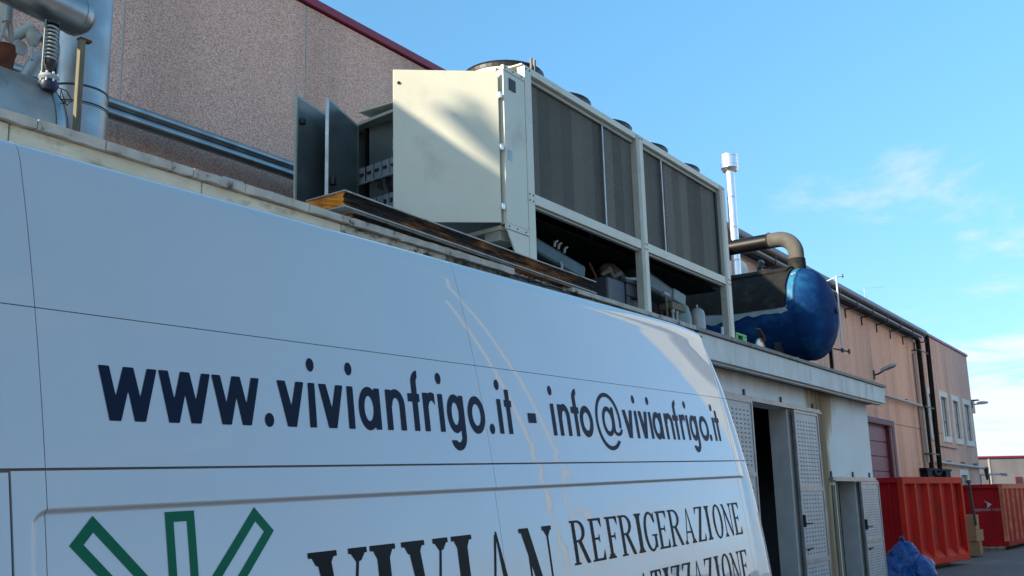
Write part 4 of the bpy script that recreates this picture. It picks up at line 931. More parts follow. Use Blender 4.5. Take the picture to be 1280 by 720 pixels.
tiltbox((11.98, 5.38, 4.10), (1, -0.12, -0.05), 0.34, 0.20, 0.09, 'terminal_base', M['pallet'], c2, 0.01)
for dx in (0.0, 0.12, 0.24):
    lump([(11.86 + dx, 5.33, 4.08), (11.86 + dx, 5.33, 4.02)], 0.028, 'gland', M['contact'], c2, 10)
    lump([(11.86 + dx, 5.33, 4.03), (11.87 + dx, 5.33, 3.92), (11.83 + dx, 5.36, 3.76)], 0.019, 'cable', M['contact'], c2, 8)
lump([(11.62, 5.30, 4.20), (11.58, 5.28, 4.14), (11.58, 5.28, 4.0), (11.62, 5.30, 3.78)], 0.016, 'cable', M['rag'], ch, 8)
lump([(11.54, 5.30, 4.22), (11.66, 5.28, 4.20)], 0.026, 'gland', M['contact'], ch, 8)
MB().lathe([(0.0, 0.30), (0.08, 0.28), (0.15, 0.20), (0.18, 0.08), (0.185, -0.02), (0.185, -0.2)], (12.20, 5.42, 3.94), 'Z', 24).build('receiver', M['cgreen_light'], ch, smooth=True)
MB().lathe([(0, 0.49), (0.014, 0.49), (0.014, 0.45), (0.05, 0.44), (0.088, 0.40), (0.10, 0.34), (0.10, 0.0), (0, 0)], (12.62, 5.32, ROOF), 'Z', 24).build('gas_bottle', M['contact'], ch, smooth=True)
lump([(12.2, 5.32, 4.08), (12.22, 5.30, 3.95)], 0.03, 'valve', M['bluefab'], ch, 10)
lump([(12.3, 5.2, 3.82), (12.42, 5.18, 3.86), (12.6, 5.17, 3.80), (12.66, 5.17, 3.76)], 0.012, 'cable', M['black'], ch, 6)
MB().box(12.3, 12.52, 5.22, 5.3, 3.74, 3.83).build('junction_box', M['rag'], ch, bevel=0.01)
for k_, (xa_, ya_, za_, xb_, zb_) in enumerate(((8.55, 5.45, 4.12, 9.0, 3.80), (9.55, 5.6, 4.30, 9.9, 3.80), (11.15, 5.7, 4.35, 11.35, 3.80), (12.35, 5.75, 4.45, 12.45, 3.9), (12.95, 5.8, 4.40, 12.8, 3.85))):
    lump([(xa_, ya_, za_ + 0.12), (xa_, ya_, za_), (xa_ + (xb_ - xa_) * 0.4, ya_, (za_ + zb_) / 2 + 0.05), (xb_, ya_, zb_ + 0.08), (xb_, ya_, zb_)], 0.022 if k_ % 2 else 0.030, 'refrigerant_pipe', M['rag'] if k_ % 2 else M['cgreen_light'], ch, 10)
    MB().lathe([(0, 0.05), (0.03, 0.045), (0.045, 0.02), (0.045, -0.02), (0.03, -0.045), (0, -0.05)], (xa_, ya_ - 0.02, za_ - 0.05), 'Y', 14).build('stop_valve', M['contact'], ch, smooth=True)
lump([(8.35, 5.6, 3.98), (8.9, 5.6, 3.98)], 0.15, 'motor_housing', M['cgreen'], ch, 20)
for x_ in (8.42, 8.62, 8.82): MB().lathe([(0.152, -0.012), (0.158, -0.008), (0.158, 0.008), (0.152, 0.012)], (x_, 5.6, 3.98), 'X', 20).build('motor_rib', M['cgreen_light'], ch, smooth=True)
# lower beams and clutter in the dark
pipe_box(12.7, 13.2, YB - 0.5, YB - 0.3, 4.05, 4.5, 'baffle', 'plaster'); pipe_box(8.3, 13.2, 6.4, 6.46, 4.3, 4.38, 'cross_beam', 'beige_in')
lump([(8.4, 5.35, 4.5), (8.38, 5.33, 4.25), (8.42, 5.35, 3.8)], 0.012, 'copper_pipe', M['rust'], ch, 8)
lump([(8.5, 6.3, 4.25), (13.1, 6.3, 4.25)], 0.05, 'header_pipe', M['rubber'], ch, 12)
for x_ in (9.0, 9.9, 11.2, 12.1): lump([(x_, 6.3, 4.5), (x_, 6.3, 4.25)], 0.035, 'drop_pipe', M['rubber'], ch, 10)
# things left on the roof edge under the unit
cr = thing('storage_box', (10.5, 5.3, ROOF), 'dark blue-grey plastic box with rope tied over its lid, under the coils', 'box')
B(9.98, 10.40, 5.24, 5.62, ROOF, 4.16, 'body', M['crate'], cr, bevel=0.02)
mb = MB(); mb.box(10.41, 10.50, 5.22, 5.26, ROOF, 4.0); mb.box(10.88, 10.97, 5.22, 5.26, ROOF, 4.0); mb.box(10.41, 10.97, 5.22, 5.26, 4.001, 4.15)
mb.build('front_panel', M['crate'], cr, bevel=0.015)
B(10.40, 10.98, 5.27, 5.60, ROOF, 4.13, 'body', M['black'], cr); B(10.38, 10.92, 5.205, 5.5, 4.152, 4.20, 'lid', M['crate'], cr, bevel=0.015)
T([(10.60, 5.19, 4.22), (10.72, 5.18, 4.17), (10.71, 5.19, 4.02), (10.66, 5.2, 3.9)], 0.018, 'rope', M['contact'], cr, 8)
T([(10.52, 5.3, 4.22), (10.62, 5.2, 4.225), (10.78, 5.2, 4.21), (10.85, 5.3, 4.20)], 0.02, 'rope', M['contact'], cr, 8)
tag(T([(10.18, 5.42, 4.23), (10.28, 5.38, 4.30), (10.42, 5.40, 4.24), (10.52, 5.36, 4.30), (10.62, 5.40, 4.22)], [0.02, 0.045, 0.03, 0.035, 0.015], 'rag', M['rag']), 'crumpled dirty rag lying on the dark plastic box', 'rag')
tag(MB().lathe([(0, 0.18), (0.085, 0.18), (0.085, 0), (0, 0)], (13.12, 5.62, 3.98), 'Z', 20).build('white_canister', M['white'], None, smooth=True), 'white plastic canister behind the last chiller post', 'canister')
tag(T([(13.0, 5.14, 3.76), (13.0, 5.14, 3.96)], 0.02, 'short_white_pipe', M['white']), 'short white upright pipe left of the last chiller post', 'pipe')

# ================================================================== BLUE TANK
TX, TZ, TR, YS = 17.6, 4.80, 0.80, 5.36
tk = thing('blue_water_tank', (TX, 6.5, ROOF), 'big faded blue cylindrical tank lying on the roof edge, half wrapped in black insulation', 'tank')
head = [(TR * math.cos(R(a_)), -0.45 * math.sin(R(a_))) for a_ in (90, 84, 76, 68, 58, 48, 38, 28, 18, 9, 0)]
prof = [(r_, YS + y_) for r_, y_ in head] + [(TR, 6.0), (TR, 7.0), (TR, 8.0), (TR * 0.8, 8.3), (0.0, 8.45)]
MB().lathe(prof, (TX, 0, TZ), 'Y', 72).build('shell', M['blue'], tk, smooth=True, ang=60)
MB().lathe([(TR + 0.006, YS - 0.01), (TR + 0.009, YS), (TR + 0.006, YS + 0.012)], (TX, 0, TZ), 'Y', 72).build('weld_seam', M['blue'], tk, smooth=True)
def shell(r0, r1, y0f, y1, a0, a1f, nm, m, n=40, k=26, seed=1, wob=0.0):
    rnd = random.Random(seed); rows = []; rows2 = []
    for i in range(n + 1):
        f = i / n
        ro, ri = [], []
        for j in range(k + 1):
            g_ = j / k; yb = y0f(g_); y = yb + (y1 - yb) * f
            a_ = R(a0 + (a1f(y) - a0) * g_); dr = wob * math.sin(y * 9 + g_ * 5) * math.sin(g_ * 7)
            ro.append((TX + (r1 + dr) * math.cos(a_), y, TZ + (r1 + dr) * math.sin(a_))); ri.append((TX + r0 * math.cos(a_), y, TZ + r0 * math.sin(a_)))
        rows.append(ro); rows2.append(ri)
    mb = MB(); mb.grid(rows); mb.grid(rows2[::-1])
    mb.grid([rows[0], rows2[0]]); mb.grid([[r_[-1] for r_ in rows], [r_[-1] for r_ in rows2]]); mb.grid([[r_[0] for r_ in rows], [r_[0] for r_ in rows2]])
    return mb.build(nm, m, tk, smooth=True, ang=50)
jag = [random.uniform(-1, 1) for _ in range(60)]
def jg(t): i = int(abs(t)) % 59; f = abs(t) - int(abs(t)); return jag[i] * (1 - f) + jag[i + 1] * f
shell(TR + 0.002, TR + 0.030, lambda g_: YS + 0.14 + 0.02 * jg(g_ * 9), 8.0, 100, lambda y: 177 + 2.0 * jg(y * 3), 'insulation', M['rubber'], wob=0.004)
shell(TR + 0.031, TR + 0.062, lambda g_: YS + 0.17 + 0.03 * g_, 8.0, 101, lambda y: 124 + 1.5 * math.sin(y * 2), 'insulation_roll', M['rubber'], k=10, seed=3)
shell(TR + 0.001, TR + 0.012, lambda g_: YS + 0.12 + 0.03 * jg(g_ * 12), 8.0, 176, lambda y: 184 + 4.5 * max(0, math.sin(y * 3.1 - 0.4)) + 1.6 * jg(y * 12), 'peeled_film', M['peel'], n=70, k=8)
shell(TR + 0.001, TR + 0.006, lambda g_: YS + 0.02 + 0.01 * jg(g_ * 12), YS + 0.12, 84, lambda y: 172 + 3 * jg(y * 40), 'bare_collar', M['teal'], n=8, k=20)
for y_ in (5.7, 7.6):
    MB().hexa([(TX - 0.5, y_, ROOF), (TX + 0.5, y_, ROOF), (TX + 0.5, y_ + 0.12, ROOF), (TX - 0.5, y_ + 0.12, ROOF)], [(TX - 0.62, y_, 4.32), (TX + 0.62, y_, 4.32), (TX + 0.62, y_ + 0.12, 4.32), (TX - 0.62, y_ + 0.12, 4.32)]).build('saddle', M['darkmetal'], tk)
MB().lathe([(0, 0), (0.045, 0), (0.045, 0.05), (0, 0.05)], (TX + 0.02, YS - 0.49, 4.80), 'Y', 14).build('plug', M['black'], tk)

lg = thing('level_gauge', (TX + 0.05, 4.86, 4.1), 'thin white sight tube on brackets in front of the blue tank head', 'gauge')
T([(17.66, 4.87, 4.12), (17.70, 4.87, 5.42)], 0.016, 'sight_tube', M['white'], lg, 8)
T([(17.6, 5.02, 5.33), (17.69, 4.87, 5.40)], 0.012, 'bracket', M['white'], lg, 8); T([(17.6, 5.0, 4.16), (17.86, 4.82, 4.12)], 0.013, 'bracket', M['black'], lg, 8)
T([(17.69, 4.87, 5.40), (17.84, 4.80, 5.44)], 0.011, 'valve', M['white'], lg, 8)
MB().box(17.83, 17.86, 4.79, 4.81, 5.41, 5.47).build('handle', M['darkmetal'], lg); MB().box(17.64, 17.68, 4.85, 4.89, 4.09, 4.16).build('valve', M['darkmetal'], lg)
MB().box(17.85, 17.88, 4.80, 4.83, 4.08, 4.16).build('handle', M['darkmetal'], lg)
tag(B(18.20, 18.26, 5.2, 5.26, ROOF, 4.35, 'black_post', M['black']), 'short black post right behind the blue tank', 'post')
# big black pipe with elbow
el = thing('insulated_pipe', (TX, 5.5, 5.6), 'thick black insulated pipe bending down onto the blue tank', 'pipe')
rb = 0.30; hz = 6.20; yv = 5.50
lump([(TX, 8.6, hz - 0.04), (TX, 5.98, hz)], 0.135, 'straight_run', M['rubber_black'], el, 28)
bend = arc((TX, yv + rb, hz - rb), rb, 90, 180, 14, (0, 1, 0), (0, 0, 1))
lump([(TX, 5.975, hz)] + bend + [(TX, yv, 5.72)], 0.136, 'elbow', M['rubber_grey'], el, 28)
lump([(TX, yv, 5.80), (TX, yv, 5.66), (TX, yv, 5.56)], [0.15, 0.155, 0.152], 'collar', M['rubber'], el, 28)
lump([(TX, 5.96, hz), (TX, 5.99, hz)], 0.139, 'joint_band', M['rubber'], el, 28)
tiltbox((TX - 0.05, 5.95, hz + 0.125), (0, 1, 0), 0.05, 0.05, 0.03, 'rusty_clip', M['rust'], el, 0.005)
# hose reel, green block, lever
hr = thing('hose_reel', (15.0, 5.25, ROOF), 'grey metal reel standing in front of the blue tank', 'reel')
MB().lathe([(0.0, 0), (0.14, 0), (0.19, 0.012), (0.21, 0.0), (0.21, 0.02), (0.0, 0.03)], (14.62, 5.20, 3.80), 'Y', 32).build('flange', M['alu'], hr, smooth=True)
MB().lathe([(0.12, 0.02), (0.12, 0.30)], (14.62, 5.20, 3.80), 'Y', 24).build('drum', M['darkmetal'], hr, smooth=True)
MB().lathe([(0.18, 0.30), (0.21, 0.30), (0.21, 0.32), (0.18, 0.32)], (14.62, 5.20, 3.80), 'Y', 32).build('flange', M['alu_dull'], hr, smooth=True)
T([(14.35, 5.18, 4.12), (14.62, 5.20, 4.14), (14.72, 5.2, 4.06), (14.76, 5.2, 3.98)], [0.008, 0.014, 0.03, 0.03], 'lever', M['rust'], hr, 8)
mb = MB(); mb.box(13.55, 13.95, 5.16, 5.30, 3.93, 3.965); mb.box(13.80, 13.95, 5.16, 5.30, 3.742, 3.929); mb.box(13.55, 13.62, 5.16, 5.30, 3.742, 3.929)
tag(mb.build('green_bracket', M['green'], None, bevel=0.006), 'bright green plastic frame beside the last chiller post', 'bracket')
mb = MB()
for i in range(12):
    a_ = 2 * math.pi * i / 12; mb.tube([(16.0 + 0.1 * math.cos(a_), 5.12 + 0.03 * math.sin(a_), 3.80 + 0.05 * math.sin(a_ * 2)), (16.1 + 0.12 * math.cos(a_ + 2), 5.14, 3.80 + 0.03 * math.cos(a_))], 0.012, 6)
tag(mb.build('pipe_scraps', M['alu_dull'], None, smooth=True), 'tangle of small grey pipe scraps under the blue tank', 'scrap')
# stainless flue
fl = thing('flue_pipe', (20.0, 7.5, ROOF), 'tall shiny stainless flue with a round cap, right of the chiller', 'chimney')
T([(19.93, 7.5, ROOF), (20.0, 7.5, 8.62)], 0.094, 'pipe', M['steel_bright'], fl, 28)
MB().lathe([(0.0, 8.80), (0.16, 8.80), (0.187, 8.785), (0.187, 8.75), (0.182, 8.745), (0.187, 8.74), (0.187, 8.57), (0.182, 8.565), (0.187, 8.56), (0.187, 8.50), (0.15, 8.44), (0.1, 8.44), (0.1, 8.5)], (20.0, 7.5, 0), 'Z', 36).build('cap', M['steel_bright'], fl, smooth=True, ang=30)
for z_ in (7.85, 7.2, 6.5): MB().lathe([(0.0945, z_), (0.099, z_ + 0.01), (0.099, z_ + 0.02), (0.0945, z_ + 0.03)], (19.96 + 0.0 * z_ + (z_ - 6.5) * 0.014, 7.5, 0), 'Z', 28).build('joint_ring', M['steel_bright'], fl, smooth=True)
tag(MB().lathe([(0, 0.42), (0.28, 0.38), (0.42, 0.25), (0.46, 0.05), (0.46, -2.6)], (21.0, 8.1, 6.42), 'Z', 32).build('white_vessel', M['whiteframe'], None, smooth=True), 'pale round-topped vessel behind the black pipe', 'tank')
tag(T([(21.05, 7.4, 6.0), (21.05, 7.4, 6.45), (21.02, 7.38, 6.55), (20.9, 7.3, 6.60), (20.82, 7.26, 6.55)], [0.06, 0.06, 0.065, 0.075, 0.06], 'vent_elbow', M['gutter']), 'small dark grey vent elbow beside the pale vessel', 'vent')
tag(T([(18.6, 7.1, 6.2), (18.55, 7.1, 6.5), (18.6, 7.1, 6.75), (18.5, 7.1, 6.95)], [0.03, 0.05, 0.04, 0.02], 'cable_bundle', M['black']), 'black cable bundle just behind the end of the chiller', 'cable')

# ================================================================== MACHINERY AT FAR LEFT
ld = thing('vertical_duct', (3.95, 6.0, ROOF), 'tall wide galvanised vertical duct at the left edge', 'duct')
dc = (3.90, 5.98)
MB().lathe([(0.20, 4.36), (0.20, 5.6), (0.20, 7.5)], (*dc, 0), 'Z', 48).build('duct_pipe', M['galv'], ld, smooth=True)
MB().lathe([(0.206, 3.74), (0.206, 4.34), (0.211, 4.343), (0.211, 4.375), (0.201, 4.38)], (*dc, 0), 'Z', 48).build('duct_base', M['galv'], ld, smooth=True, ang=30)
MB().lathe([(0.2005, 4.462), (0.204, 4.467), (0.204, 4.473), (0.2005, 4.478)], (*dc, 0), 'Z', 48).build('seam_ring', M['darkmetal'], ld, smooth=True)
MB().lathe([(0.212, 4.348), (0.215, 4.352), (0.212, 4.358)], (*dc, 0), 'Z', 48).build('seam_ring', M['black'], ld, smooth=True)
hd = thing('horizontal_duct', (3.2, 5.5, 4.8), 'wide aluminium clad duct running to the left out of the frame', 'duct')
y_ = 5.5
p0, p1 = Vector((1.6, 5.32, 4.80)), Vector((3.555, 5.52, 4.775))
lump([p0, p1], 0.125, 'jacket', M['alu'], hd, 40)
lump([p1 - (p1 - p0).normalized() * 0.002, p1 + Vector((0.03, 0.003, 0)), p1 + Vector((0.075, 0.01, 0)), p1 + Vector((0.10, 0.012, 0))], [0.129, 0.127, 0.10, 0.05], 'end_cap', M['alu'], hd, 40)
d_ = (p1 - p0).normalized(); sd = Vector((d_.y, -d_.x, 0)).normalized()
offv = (sd * 0.55 + Vector((0, 0, 0.83))) * 0.1255
T([p0 + offv, p1 + offv], 0.0035, 'jacket_seam', M['darkmetal'], hd, 6)
# spring-loaded valve hanging below the duct
sv = thing('spring_valve', (3.34, 5.4, 4.2), 'spring valve with pale coil and blue flange hanging below the duct', 'valve')
sx, sy = 3.335, 5.40
pts = []
for i in range(0, 9 * 16 + 1): a_ = 2 * math.pi * i / 16; pts.append((sx + 0.036 * math.cos(a_), sy + 0.036 * math.sin(a_), 4.58 - 0.022 * i / 16 * 1.12))
T(pts, 0.0065, 'spring', M['contact'], sv, 6)
T([(sx, sy, 4.60), (sx, sy, 4.33)], 0.018, 'spindle', M['darkmetal'], sv)
MB().lathe([(0.0, 4.355), (0.040, 4.355), (0.040, 4.335), (0.028, 4.30), (0.02, 4.27), (0, 4.27)], (sx, sy, 0), 'Z', 20).build('spring_cup', M['black'], sv, smooth=True)
MB().lathe([(0.0, 4.60), (0.042, 4.60), (0.042, 4.585), (0, 4.585)], (sx, sy, 0), 'Z', 20).build('top_plate', M['black'], sv, smooth=True)
T([(sx - 0.048, sy - 0.01, 4.60), (sx - 0.05, sy - 0.01, 4.25)], 0.006, 'tie_rod', M['cgreen_light'], sv, 8); T([(sx + 0.045, sy, 4.60), (sx + 0.043, sy, 4.24)], 0.007, 'tie_rod', M['darkmetal'], sv, 8)
MB().lathe([(0, 4.265), (0.055, 4.262), (0.06, 4.245), (0.052, 4.23), (0, 4.23)], (sx, sy, 0), 'Z', 20).build('flange', M['contact'], sv, smooth=True)
MB().lathe([(0, 4.232), (0.05, 4.228), (0.056, 4.20), (0.04, 4.17), (0, 4.165)], (sx + 0.005, sy, 0), 'Z', 20).build('blue_body', M['navyblue'], sv, smooth=True)
for k in range(8):
    a_ = 2 * math.pi * k / 8; T([(sx + 0.048 * math.cos(a_), sy + 0.048 * math.sin(a_), 4.275), (sx + 0.048 * math.cos(a_), sy + 0.048 * math.sin(a_), 4.215)], 0.006, 'bolt', M['steel_bright'], sv, 6)
tag(T([(3.38, 5.38, 4.20), (3.43, 5.36, 4.19), (3.47, 5.36, 4.14), (3.44, 5.36, 4.10), (3.40, 5.37, 4.13), (3.40, 5.37, 4.19), (3.43, 5.36, 4.11), (3.40, 5.37, 4.10)], 0.0035, 'wire_loop', M['black'], None, 6), 'thin black wire loops beside the blue valve flange', 'wire')
tag(B(3.385, 3.418, 5.18, 5.21, ROOF + 0.03, 4.455, 'steel_strut', M['orangeline']), 'narrow yellowed upright strut in front of the vertical duct', 'strut')
tag(MB().box(3.385, 3.46, 5.18, 5.22, 4.456, 4.47).build('clamp_plate', M['rust'], None), 'small rusty plate on top of the yellowed strut', 'plate')
bt = thing('insulated_vessel', (3.0, 5.9, ROOF), 'large dull aluminium clad vessel behind the coping at the left edge', 'tank')
# cylinder lying along the street with domed right end
va, vb = Vector((1.0, 5.75, 3.93)), Vector((3.36, 5.75, 3.92))
lump([va, vb], 0.42, 'jacket', M['alu_dull'], bt, 48)
lump([vb + Vector((0.002, 0, 0)), vb + Vector((0.014, 0, 0)), vb + Vector((0.016, 0, 0))], [0.427, 0.427, 0.42], 'edge_bead', M['alu'], bt, 48)
pr_ = [(0.418 * math.cos(R(a_)), 0.20 * math.sin(R(a_))) for a_ in range(0, 91, 9)]
MB().lathe([(r_, h_) for r_, h_ in pr_], (3.376, 5.75, 3.92), 'X', 48).build('dome', M['galv'], bt, smooth=True)
for rr_, hh_ in ((0.385, 0.082), (0.30, 0.142)): MB().lathe([(rr_, hh_), (rr_ + 0.004, hh_ + 0.004), (rr_ - 0.006, hh_ + 0.006)], (3.376, 5.75, 3.92), 'X', 48).build('dome_seam', M['darkmetal'], bt, smooth=True)
rv = thing('rusty_valve', (3.24, 5.7, 4.35), 'rust-red flanged valve with pale yoke on the vessel at the far left', 'valve')
MB().lathe([(0, 4.30), (0.075, 4.30), (0.08, 4.345), (0.055, 4.36), (0.062, 4.42), (0.075, 4.47), (0.072, 4.50), (0.03, 4.515), (0, 4.515)], (3.235, 5.72, 0), 'Z', 22).build('body', M['rust'], rv, smooth=True)
T([(3.20, 5.72, 4.51), (3.22, 5.72, 4.60), (3.24, 5.72, 4.68)], 0.012, 'yoke', M['contact'], rv, 8); T([(3.28, 5.72, 4.51), (3.27, 5.72, 4.60), (3.25, 5.72, 4.68)], 0.016, 'yoke', M['contact'], rv, 8)
T([(3.24, 5.72, 4.66), (3.24, 5.72, 4.78)], 0.028, 'bonnet', M['contact'], rv, 12)
MB().lathe([(0, -0.006), (0.045, -0.006), (0.05, 0), (0.045, 0.006), (0, 0.006)], (3.30, 5.66, 4.50), 'Y', 18).build('tag_disc', M['lamp'], rv, smooth=True)
mv = thing('motor_valve', (3.36, 5.6, 4.5), 'pale rounded valve head between the rusty valve and the spring', 'valve')
MB().lathe([(0, 0.06), (0.03, 0.055), (0.045, 0.03), (0.046, 0.0), (0.03, -0.03), (0.02, -0.05), (0, -0.05)], (3.345, 5.6, 4.56), 'Z', 18).build('head', M['contact'], mv, smooth=True)
T([(3.34, 5.6, 4.52), (3.345, 5.6, 4.42)], 0.012, 'stem', M['contact'], mv, 8); T([(3.37, 5.57, 4.57), (3.39, 5.55, 4.52)], 0.012, 'knob', M['rag'], mv, 8)
dp = thing('branch_pipe', (3.6, 6.0, 4.5), 'dull insulated branch pipe slanting behind the spring valve', 'pipe')
T([(3.88, 5.92, 4.86), (3.80, 5.95, 4.78), (3.62, 6.0, 4.60), (3.57, 6.0, 4.48), (3.56, 6.0, 4.1)], [0.068, 0.068, 0.066, 0.064, 0.062], 'pipe', M['alu_dull'], dp, 18)
MB().lathe([(0.066, 4.40), (0.074, 4.41), (0.074, 4.44), (0.066, 4.45)], (3.565, 6.0, 0), 'Z', 20).build('band', M['darkmetal'], dp, smooth=True)
tag(T([(3.52, 6.25, 5.4), (3.52, 6.25, 4.86), (3.54, 6.2, 4.80), (3.66, 6.15, 4.92)], 0.04, 'small_pipe', M['beige_worn'], None, 12), 'short cream pipe dropping behind the horizontal duct', 'pipe')

# ================================================================== TALL WAREHOUSE
wh = thing('warehouse', (30, 9, 0), 'tall warehouse with pinkish washed-pebble concrete panels and wine red roof edge', 'building')
openings = [(33.9, 37.9, -1, 4.08), (44.30, 45.20, 4.05, 5.72), (46.65, 47.95, 4.05, 5.78), (49.15, 50.50, 4.05, 5.78), (51.75, 53.2, 4.05, 5.78), (49.2, 50.7, 1.0, 2.52)]
# windows measured on the facade (x range shows the outer surround)
def wall_piece(x0, x1, z0, z1, name, m, par):
    xs_ = sorted({x0, x1} | {v_ for o in openings for v_ in o[:2] if x0 < v_ < x1}); zs_ = sorted({z0, z1} | {v_ for o in openings for v_ in o[2:] if z0 < v_ < z1})
    mb = MB(); any_ = False
    for i in range(len(xs_) - 1):
        for j in range(len(zs_) - 1):
            cx, cz = (xs_[i] + xs_[i + 1]) / 2, (zs_[j] + zs_[j + 1]) / 2
            if any(o[0] < cx < o[1] and o[2] < cz < o[3] for o in openings): continue
            mb.box(xs_[i], xs_[i + 1], 9.0, 9.22, zs_[j], zs_[j + 1]); any_ = True
    if any_: mb.build(name, m, par)
x = 6.37 - 2.7 * 4
while x < 53.9:
    x1 = min(x + 2.7, 54.0)
    if x1 > 53.0: x1 = 54.0
    wall_piece(x + 0.016, x1 - 0.016, 0, 4.165, 'wall_panel', M['pebble'], wh); wall_piece(x + 0.016, x1 - 0.016, 4.185, 8.17, 'wall_panel', M['pebble'], wh)
    B(x1 - 0.014, x1 + 0.014, 9.008, 9.10, 0, 8.17, 'joint', M['sealant'], wh) if (x1 < 53.9 and not (33.9 < x1 < 37.9)) else None
    x = x1
B(-4.4, 54.0, 9.225, 9.40, 0, 8.16, 'inner_wall', M['interior'], wh)
mbx = MB(); mbx.box(53.8, 54.0, 9.41, 30, 0, 8.16); mbx.box(-4.4, -4.2, 9.41, 30, 0, 8.16); mbx.box(-4.4, 54, 29.8, 30, 0, 8.16); mbx.build('outer_wall', M['pebble'], wh)
B(-4.5, 54.1, 8.95, 30.1, 8.19, 8.305, 'roof_edge', M['wine'], wh, bevel=0.01)
# recessed sectional door with frame
dr = MB().box(33.9, 37.9, 9.20, 9.222, 0, 4.07).build('sectional_door', M['wine_old'], wh)
for k in range(8):
    B(33.93, 37.70, 9.165, 9.198, 0.01 + k * 0.5, 0.49 + k * 0.5, 'door_panel', M['wine_old'], dr, bevel=0.02)
B(37.72, 37.898, 9.06, 9.199, 0, 4.07, 'guide', M['wine_frame'], dr)
mb = MB(); mb.box(33.7, 38.2, 8.975, 8.998, 4.08, 4.26); mb.box(37.9, 38.2, 8.975, 8.998, 0, 4.079); mb.box(33.7, 33.9, 8.975, 8.998, 0, 4.079); mb.build('door_frame', M['wine_frame'], wh)
# windows
for (x0, x1, z0, z1) in openings[1:]:
    small = z1 < 3
    fr = MB(); a_ = 0.22; e_ = 0.025
    fr.box(x0 - a_, x0 + e_, 8.955, 9.10, z0 - a_, z1 + a_); fr.box(x1 - e_, x1 + a_, 8.955, 9.10, z0 - a_, z1 + a_)
    fr.box(x0 + e_ + .001, x1 - e_ - .001, 8.957, 9.10, z1 - e_, z1 + a_); fr.box(x0 + e_ + .001, x1 - e_ - .001, 8.93, 9.10, z0 - a_, z0 + e_)
    w_ = fr.build('window', M['whiteframe'], wh, bevel=0.008)
    xm = (x0 + x1) / 2; zm = z0 + 0.38 * (z1 - z0)
    B(x0 + e_, x1 - e_, 9.092, 9.097, z0 + e_, z1 - e_, 'backing', M['interior'], w_)
    for (p_, q_) in ((x0 + 0.09, xm - 0.05), (xm + 0.05, x1 - 0.09)):
        for (g_, h_) in ((z0 + 0.09, zm - 0.03), (zm + 0.03, z1 - 0.09)): B(p_, q_, 9.075, 9.079, g_, h_, 'pane', M['paleglass'], w_)
    sash = MB()
    for (p_, q_) in ((x0 + e_ + .002, x0 + 0.089), (xm - 0.049, xm + 0.049), (x1 - 0.089, x1 - e_ - .002)): sash.box(p_, q_, 9.06, 9.09, z0 + e_ + .002, z1 - e_ - .002)
    for (g_, h_) in ((z0 + e_ + .002, z0 + 0.088), (zm - 0.029, zm + 0.029), (z1 - 0.088, z1 - e_ - .002)):
        sash.box(x0 + 0.09, xm - 0.05, 9.062, 9.088, g_, h_); sash.box(xm + 0.05, x1 - 0.09, 9.062, 9.088, g_, h_)
    sash.build('sash', M['wine_frame'], w_)
# pipes along the top of the wall and down
def pipe_bend(pts, r, nm, m, par): return T(pts, r, nm, m, par, 16)
pp = thing('gutter_pipes', (30, 8.7, 7.7), 'pair of long dark pipes on brackets under the warehouse roof edge, dropping to the right', 'pipe')
T([(19.0, 8.72, 8.02), (43.6, 8.72, 8.02)], 0.125, 'upper_pipe', M['gutter'], pp, 20)
T([(43.6, 8.72, 8.02), (43.88, 8.72, 7.95), (43.95, 8.72, 7.75), (43.95, 8.76, 2.7)], 0.095, 'drop_pipe', M['pvc'], pp, 16)
T([(19.0, 8.82, 7.70), (42.5, 8.82, 7.70)], 0.085, 'lower_pipe', M['pvc'], pp, 16); T([(19.0, 8.62, 7.73), (42.4, 8.62, 7.73)], 0.05, 'lower_pipe', M['gutter'], pp, 12)
T([(42.5, 8.82, 7.70), (42.72, 8.82, 7.62), (42.75, 8.82, 7.4), (42.75, 8.82, 2.7)], 0.090, 'drop_pipe', M['pvc'], pp, 16)
x = 20.0
while x < 43.5:
    mb = MB(); mb.box(x - 0.02, x + 0.02, 8.50, 8.995, 7.56, 7.60); mb.box(x - 0.02, x + 0.02, 8.96, 8.995, 7.30, 7.56); mb.box(x - 0.02, x + 0.02, 8.56, 8.60, 7.60, 7.88)
    mb.build('bracket', M['darkmetal'], pp); x += 1.9
for z_ in (7.2, 5.0, 3.2):
    B(42.3, 44.15, 8.70, 8.72, z_, z_ + 0.05, 'strap', M['darkmetal'], pp)
    B(42.28, 42.33, 8.70, 8.995, z_, z_ + 0.05, 'strap', M['darkmetal'], pp)
T([(42.75, 8.82, 2.72), (42.9, 8.82, 2.5), (43.4, 8.8, 2.42), (43.85, 8.77, 2.5), (43.95, 8.76, 2.72)], 0.095, 'u_bend', M['pvc'], pp, 14)
mb = MB(); mb.box(41.4, 46.0, 8.72, 8.98, 2.60, 2.68); mb.box(41.5, 42.3, 8.72, 8.98, 1.9, 2.59); mb.box(44.8, 45.7, 8.72, 8.98, 1.9, 2.59); mb.build('base_box', M['pvc'], pp)
wp = thing('conduit', (36, 8.8, 5.08), 'white pipe along the warehouse wall above the wine red door', 'pipe')
T([(20.5, 8.85, 5.12), (42.3, 8.85, 5.05), (42.45, 8.85, 4.95), (42.45, 8.85, 2.9)], 0.055, 'pipe', M['whitepipe'], wp, 10)
for x_ in (32.0, 36.5, 40.0): B(x_, x_ + 0.05, 8.84, 8.995, 5.11, 5.16, 'clip', M['darkmetal'], wp)
wp = thing('conduit', (49, 8.8, 2.88), 'white pipe low on the warehouse wall passing its far corner', 'pipe')
T([(44.3, 8.85, 2.95), (54.3, 8.85, 2.86)], 0.065, 'pipe', M['whitepipe'], wp, 10)
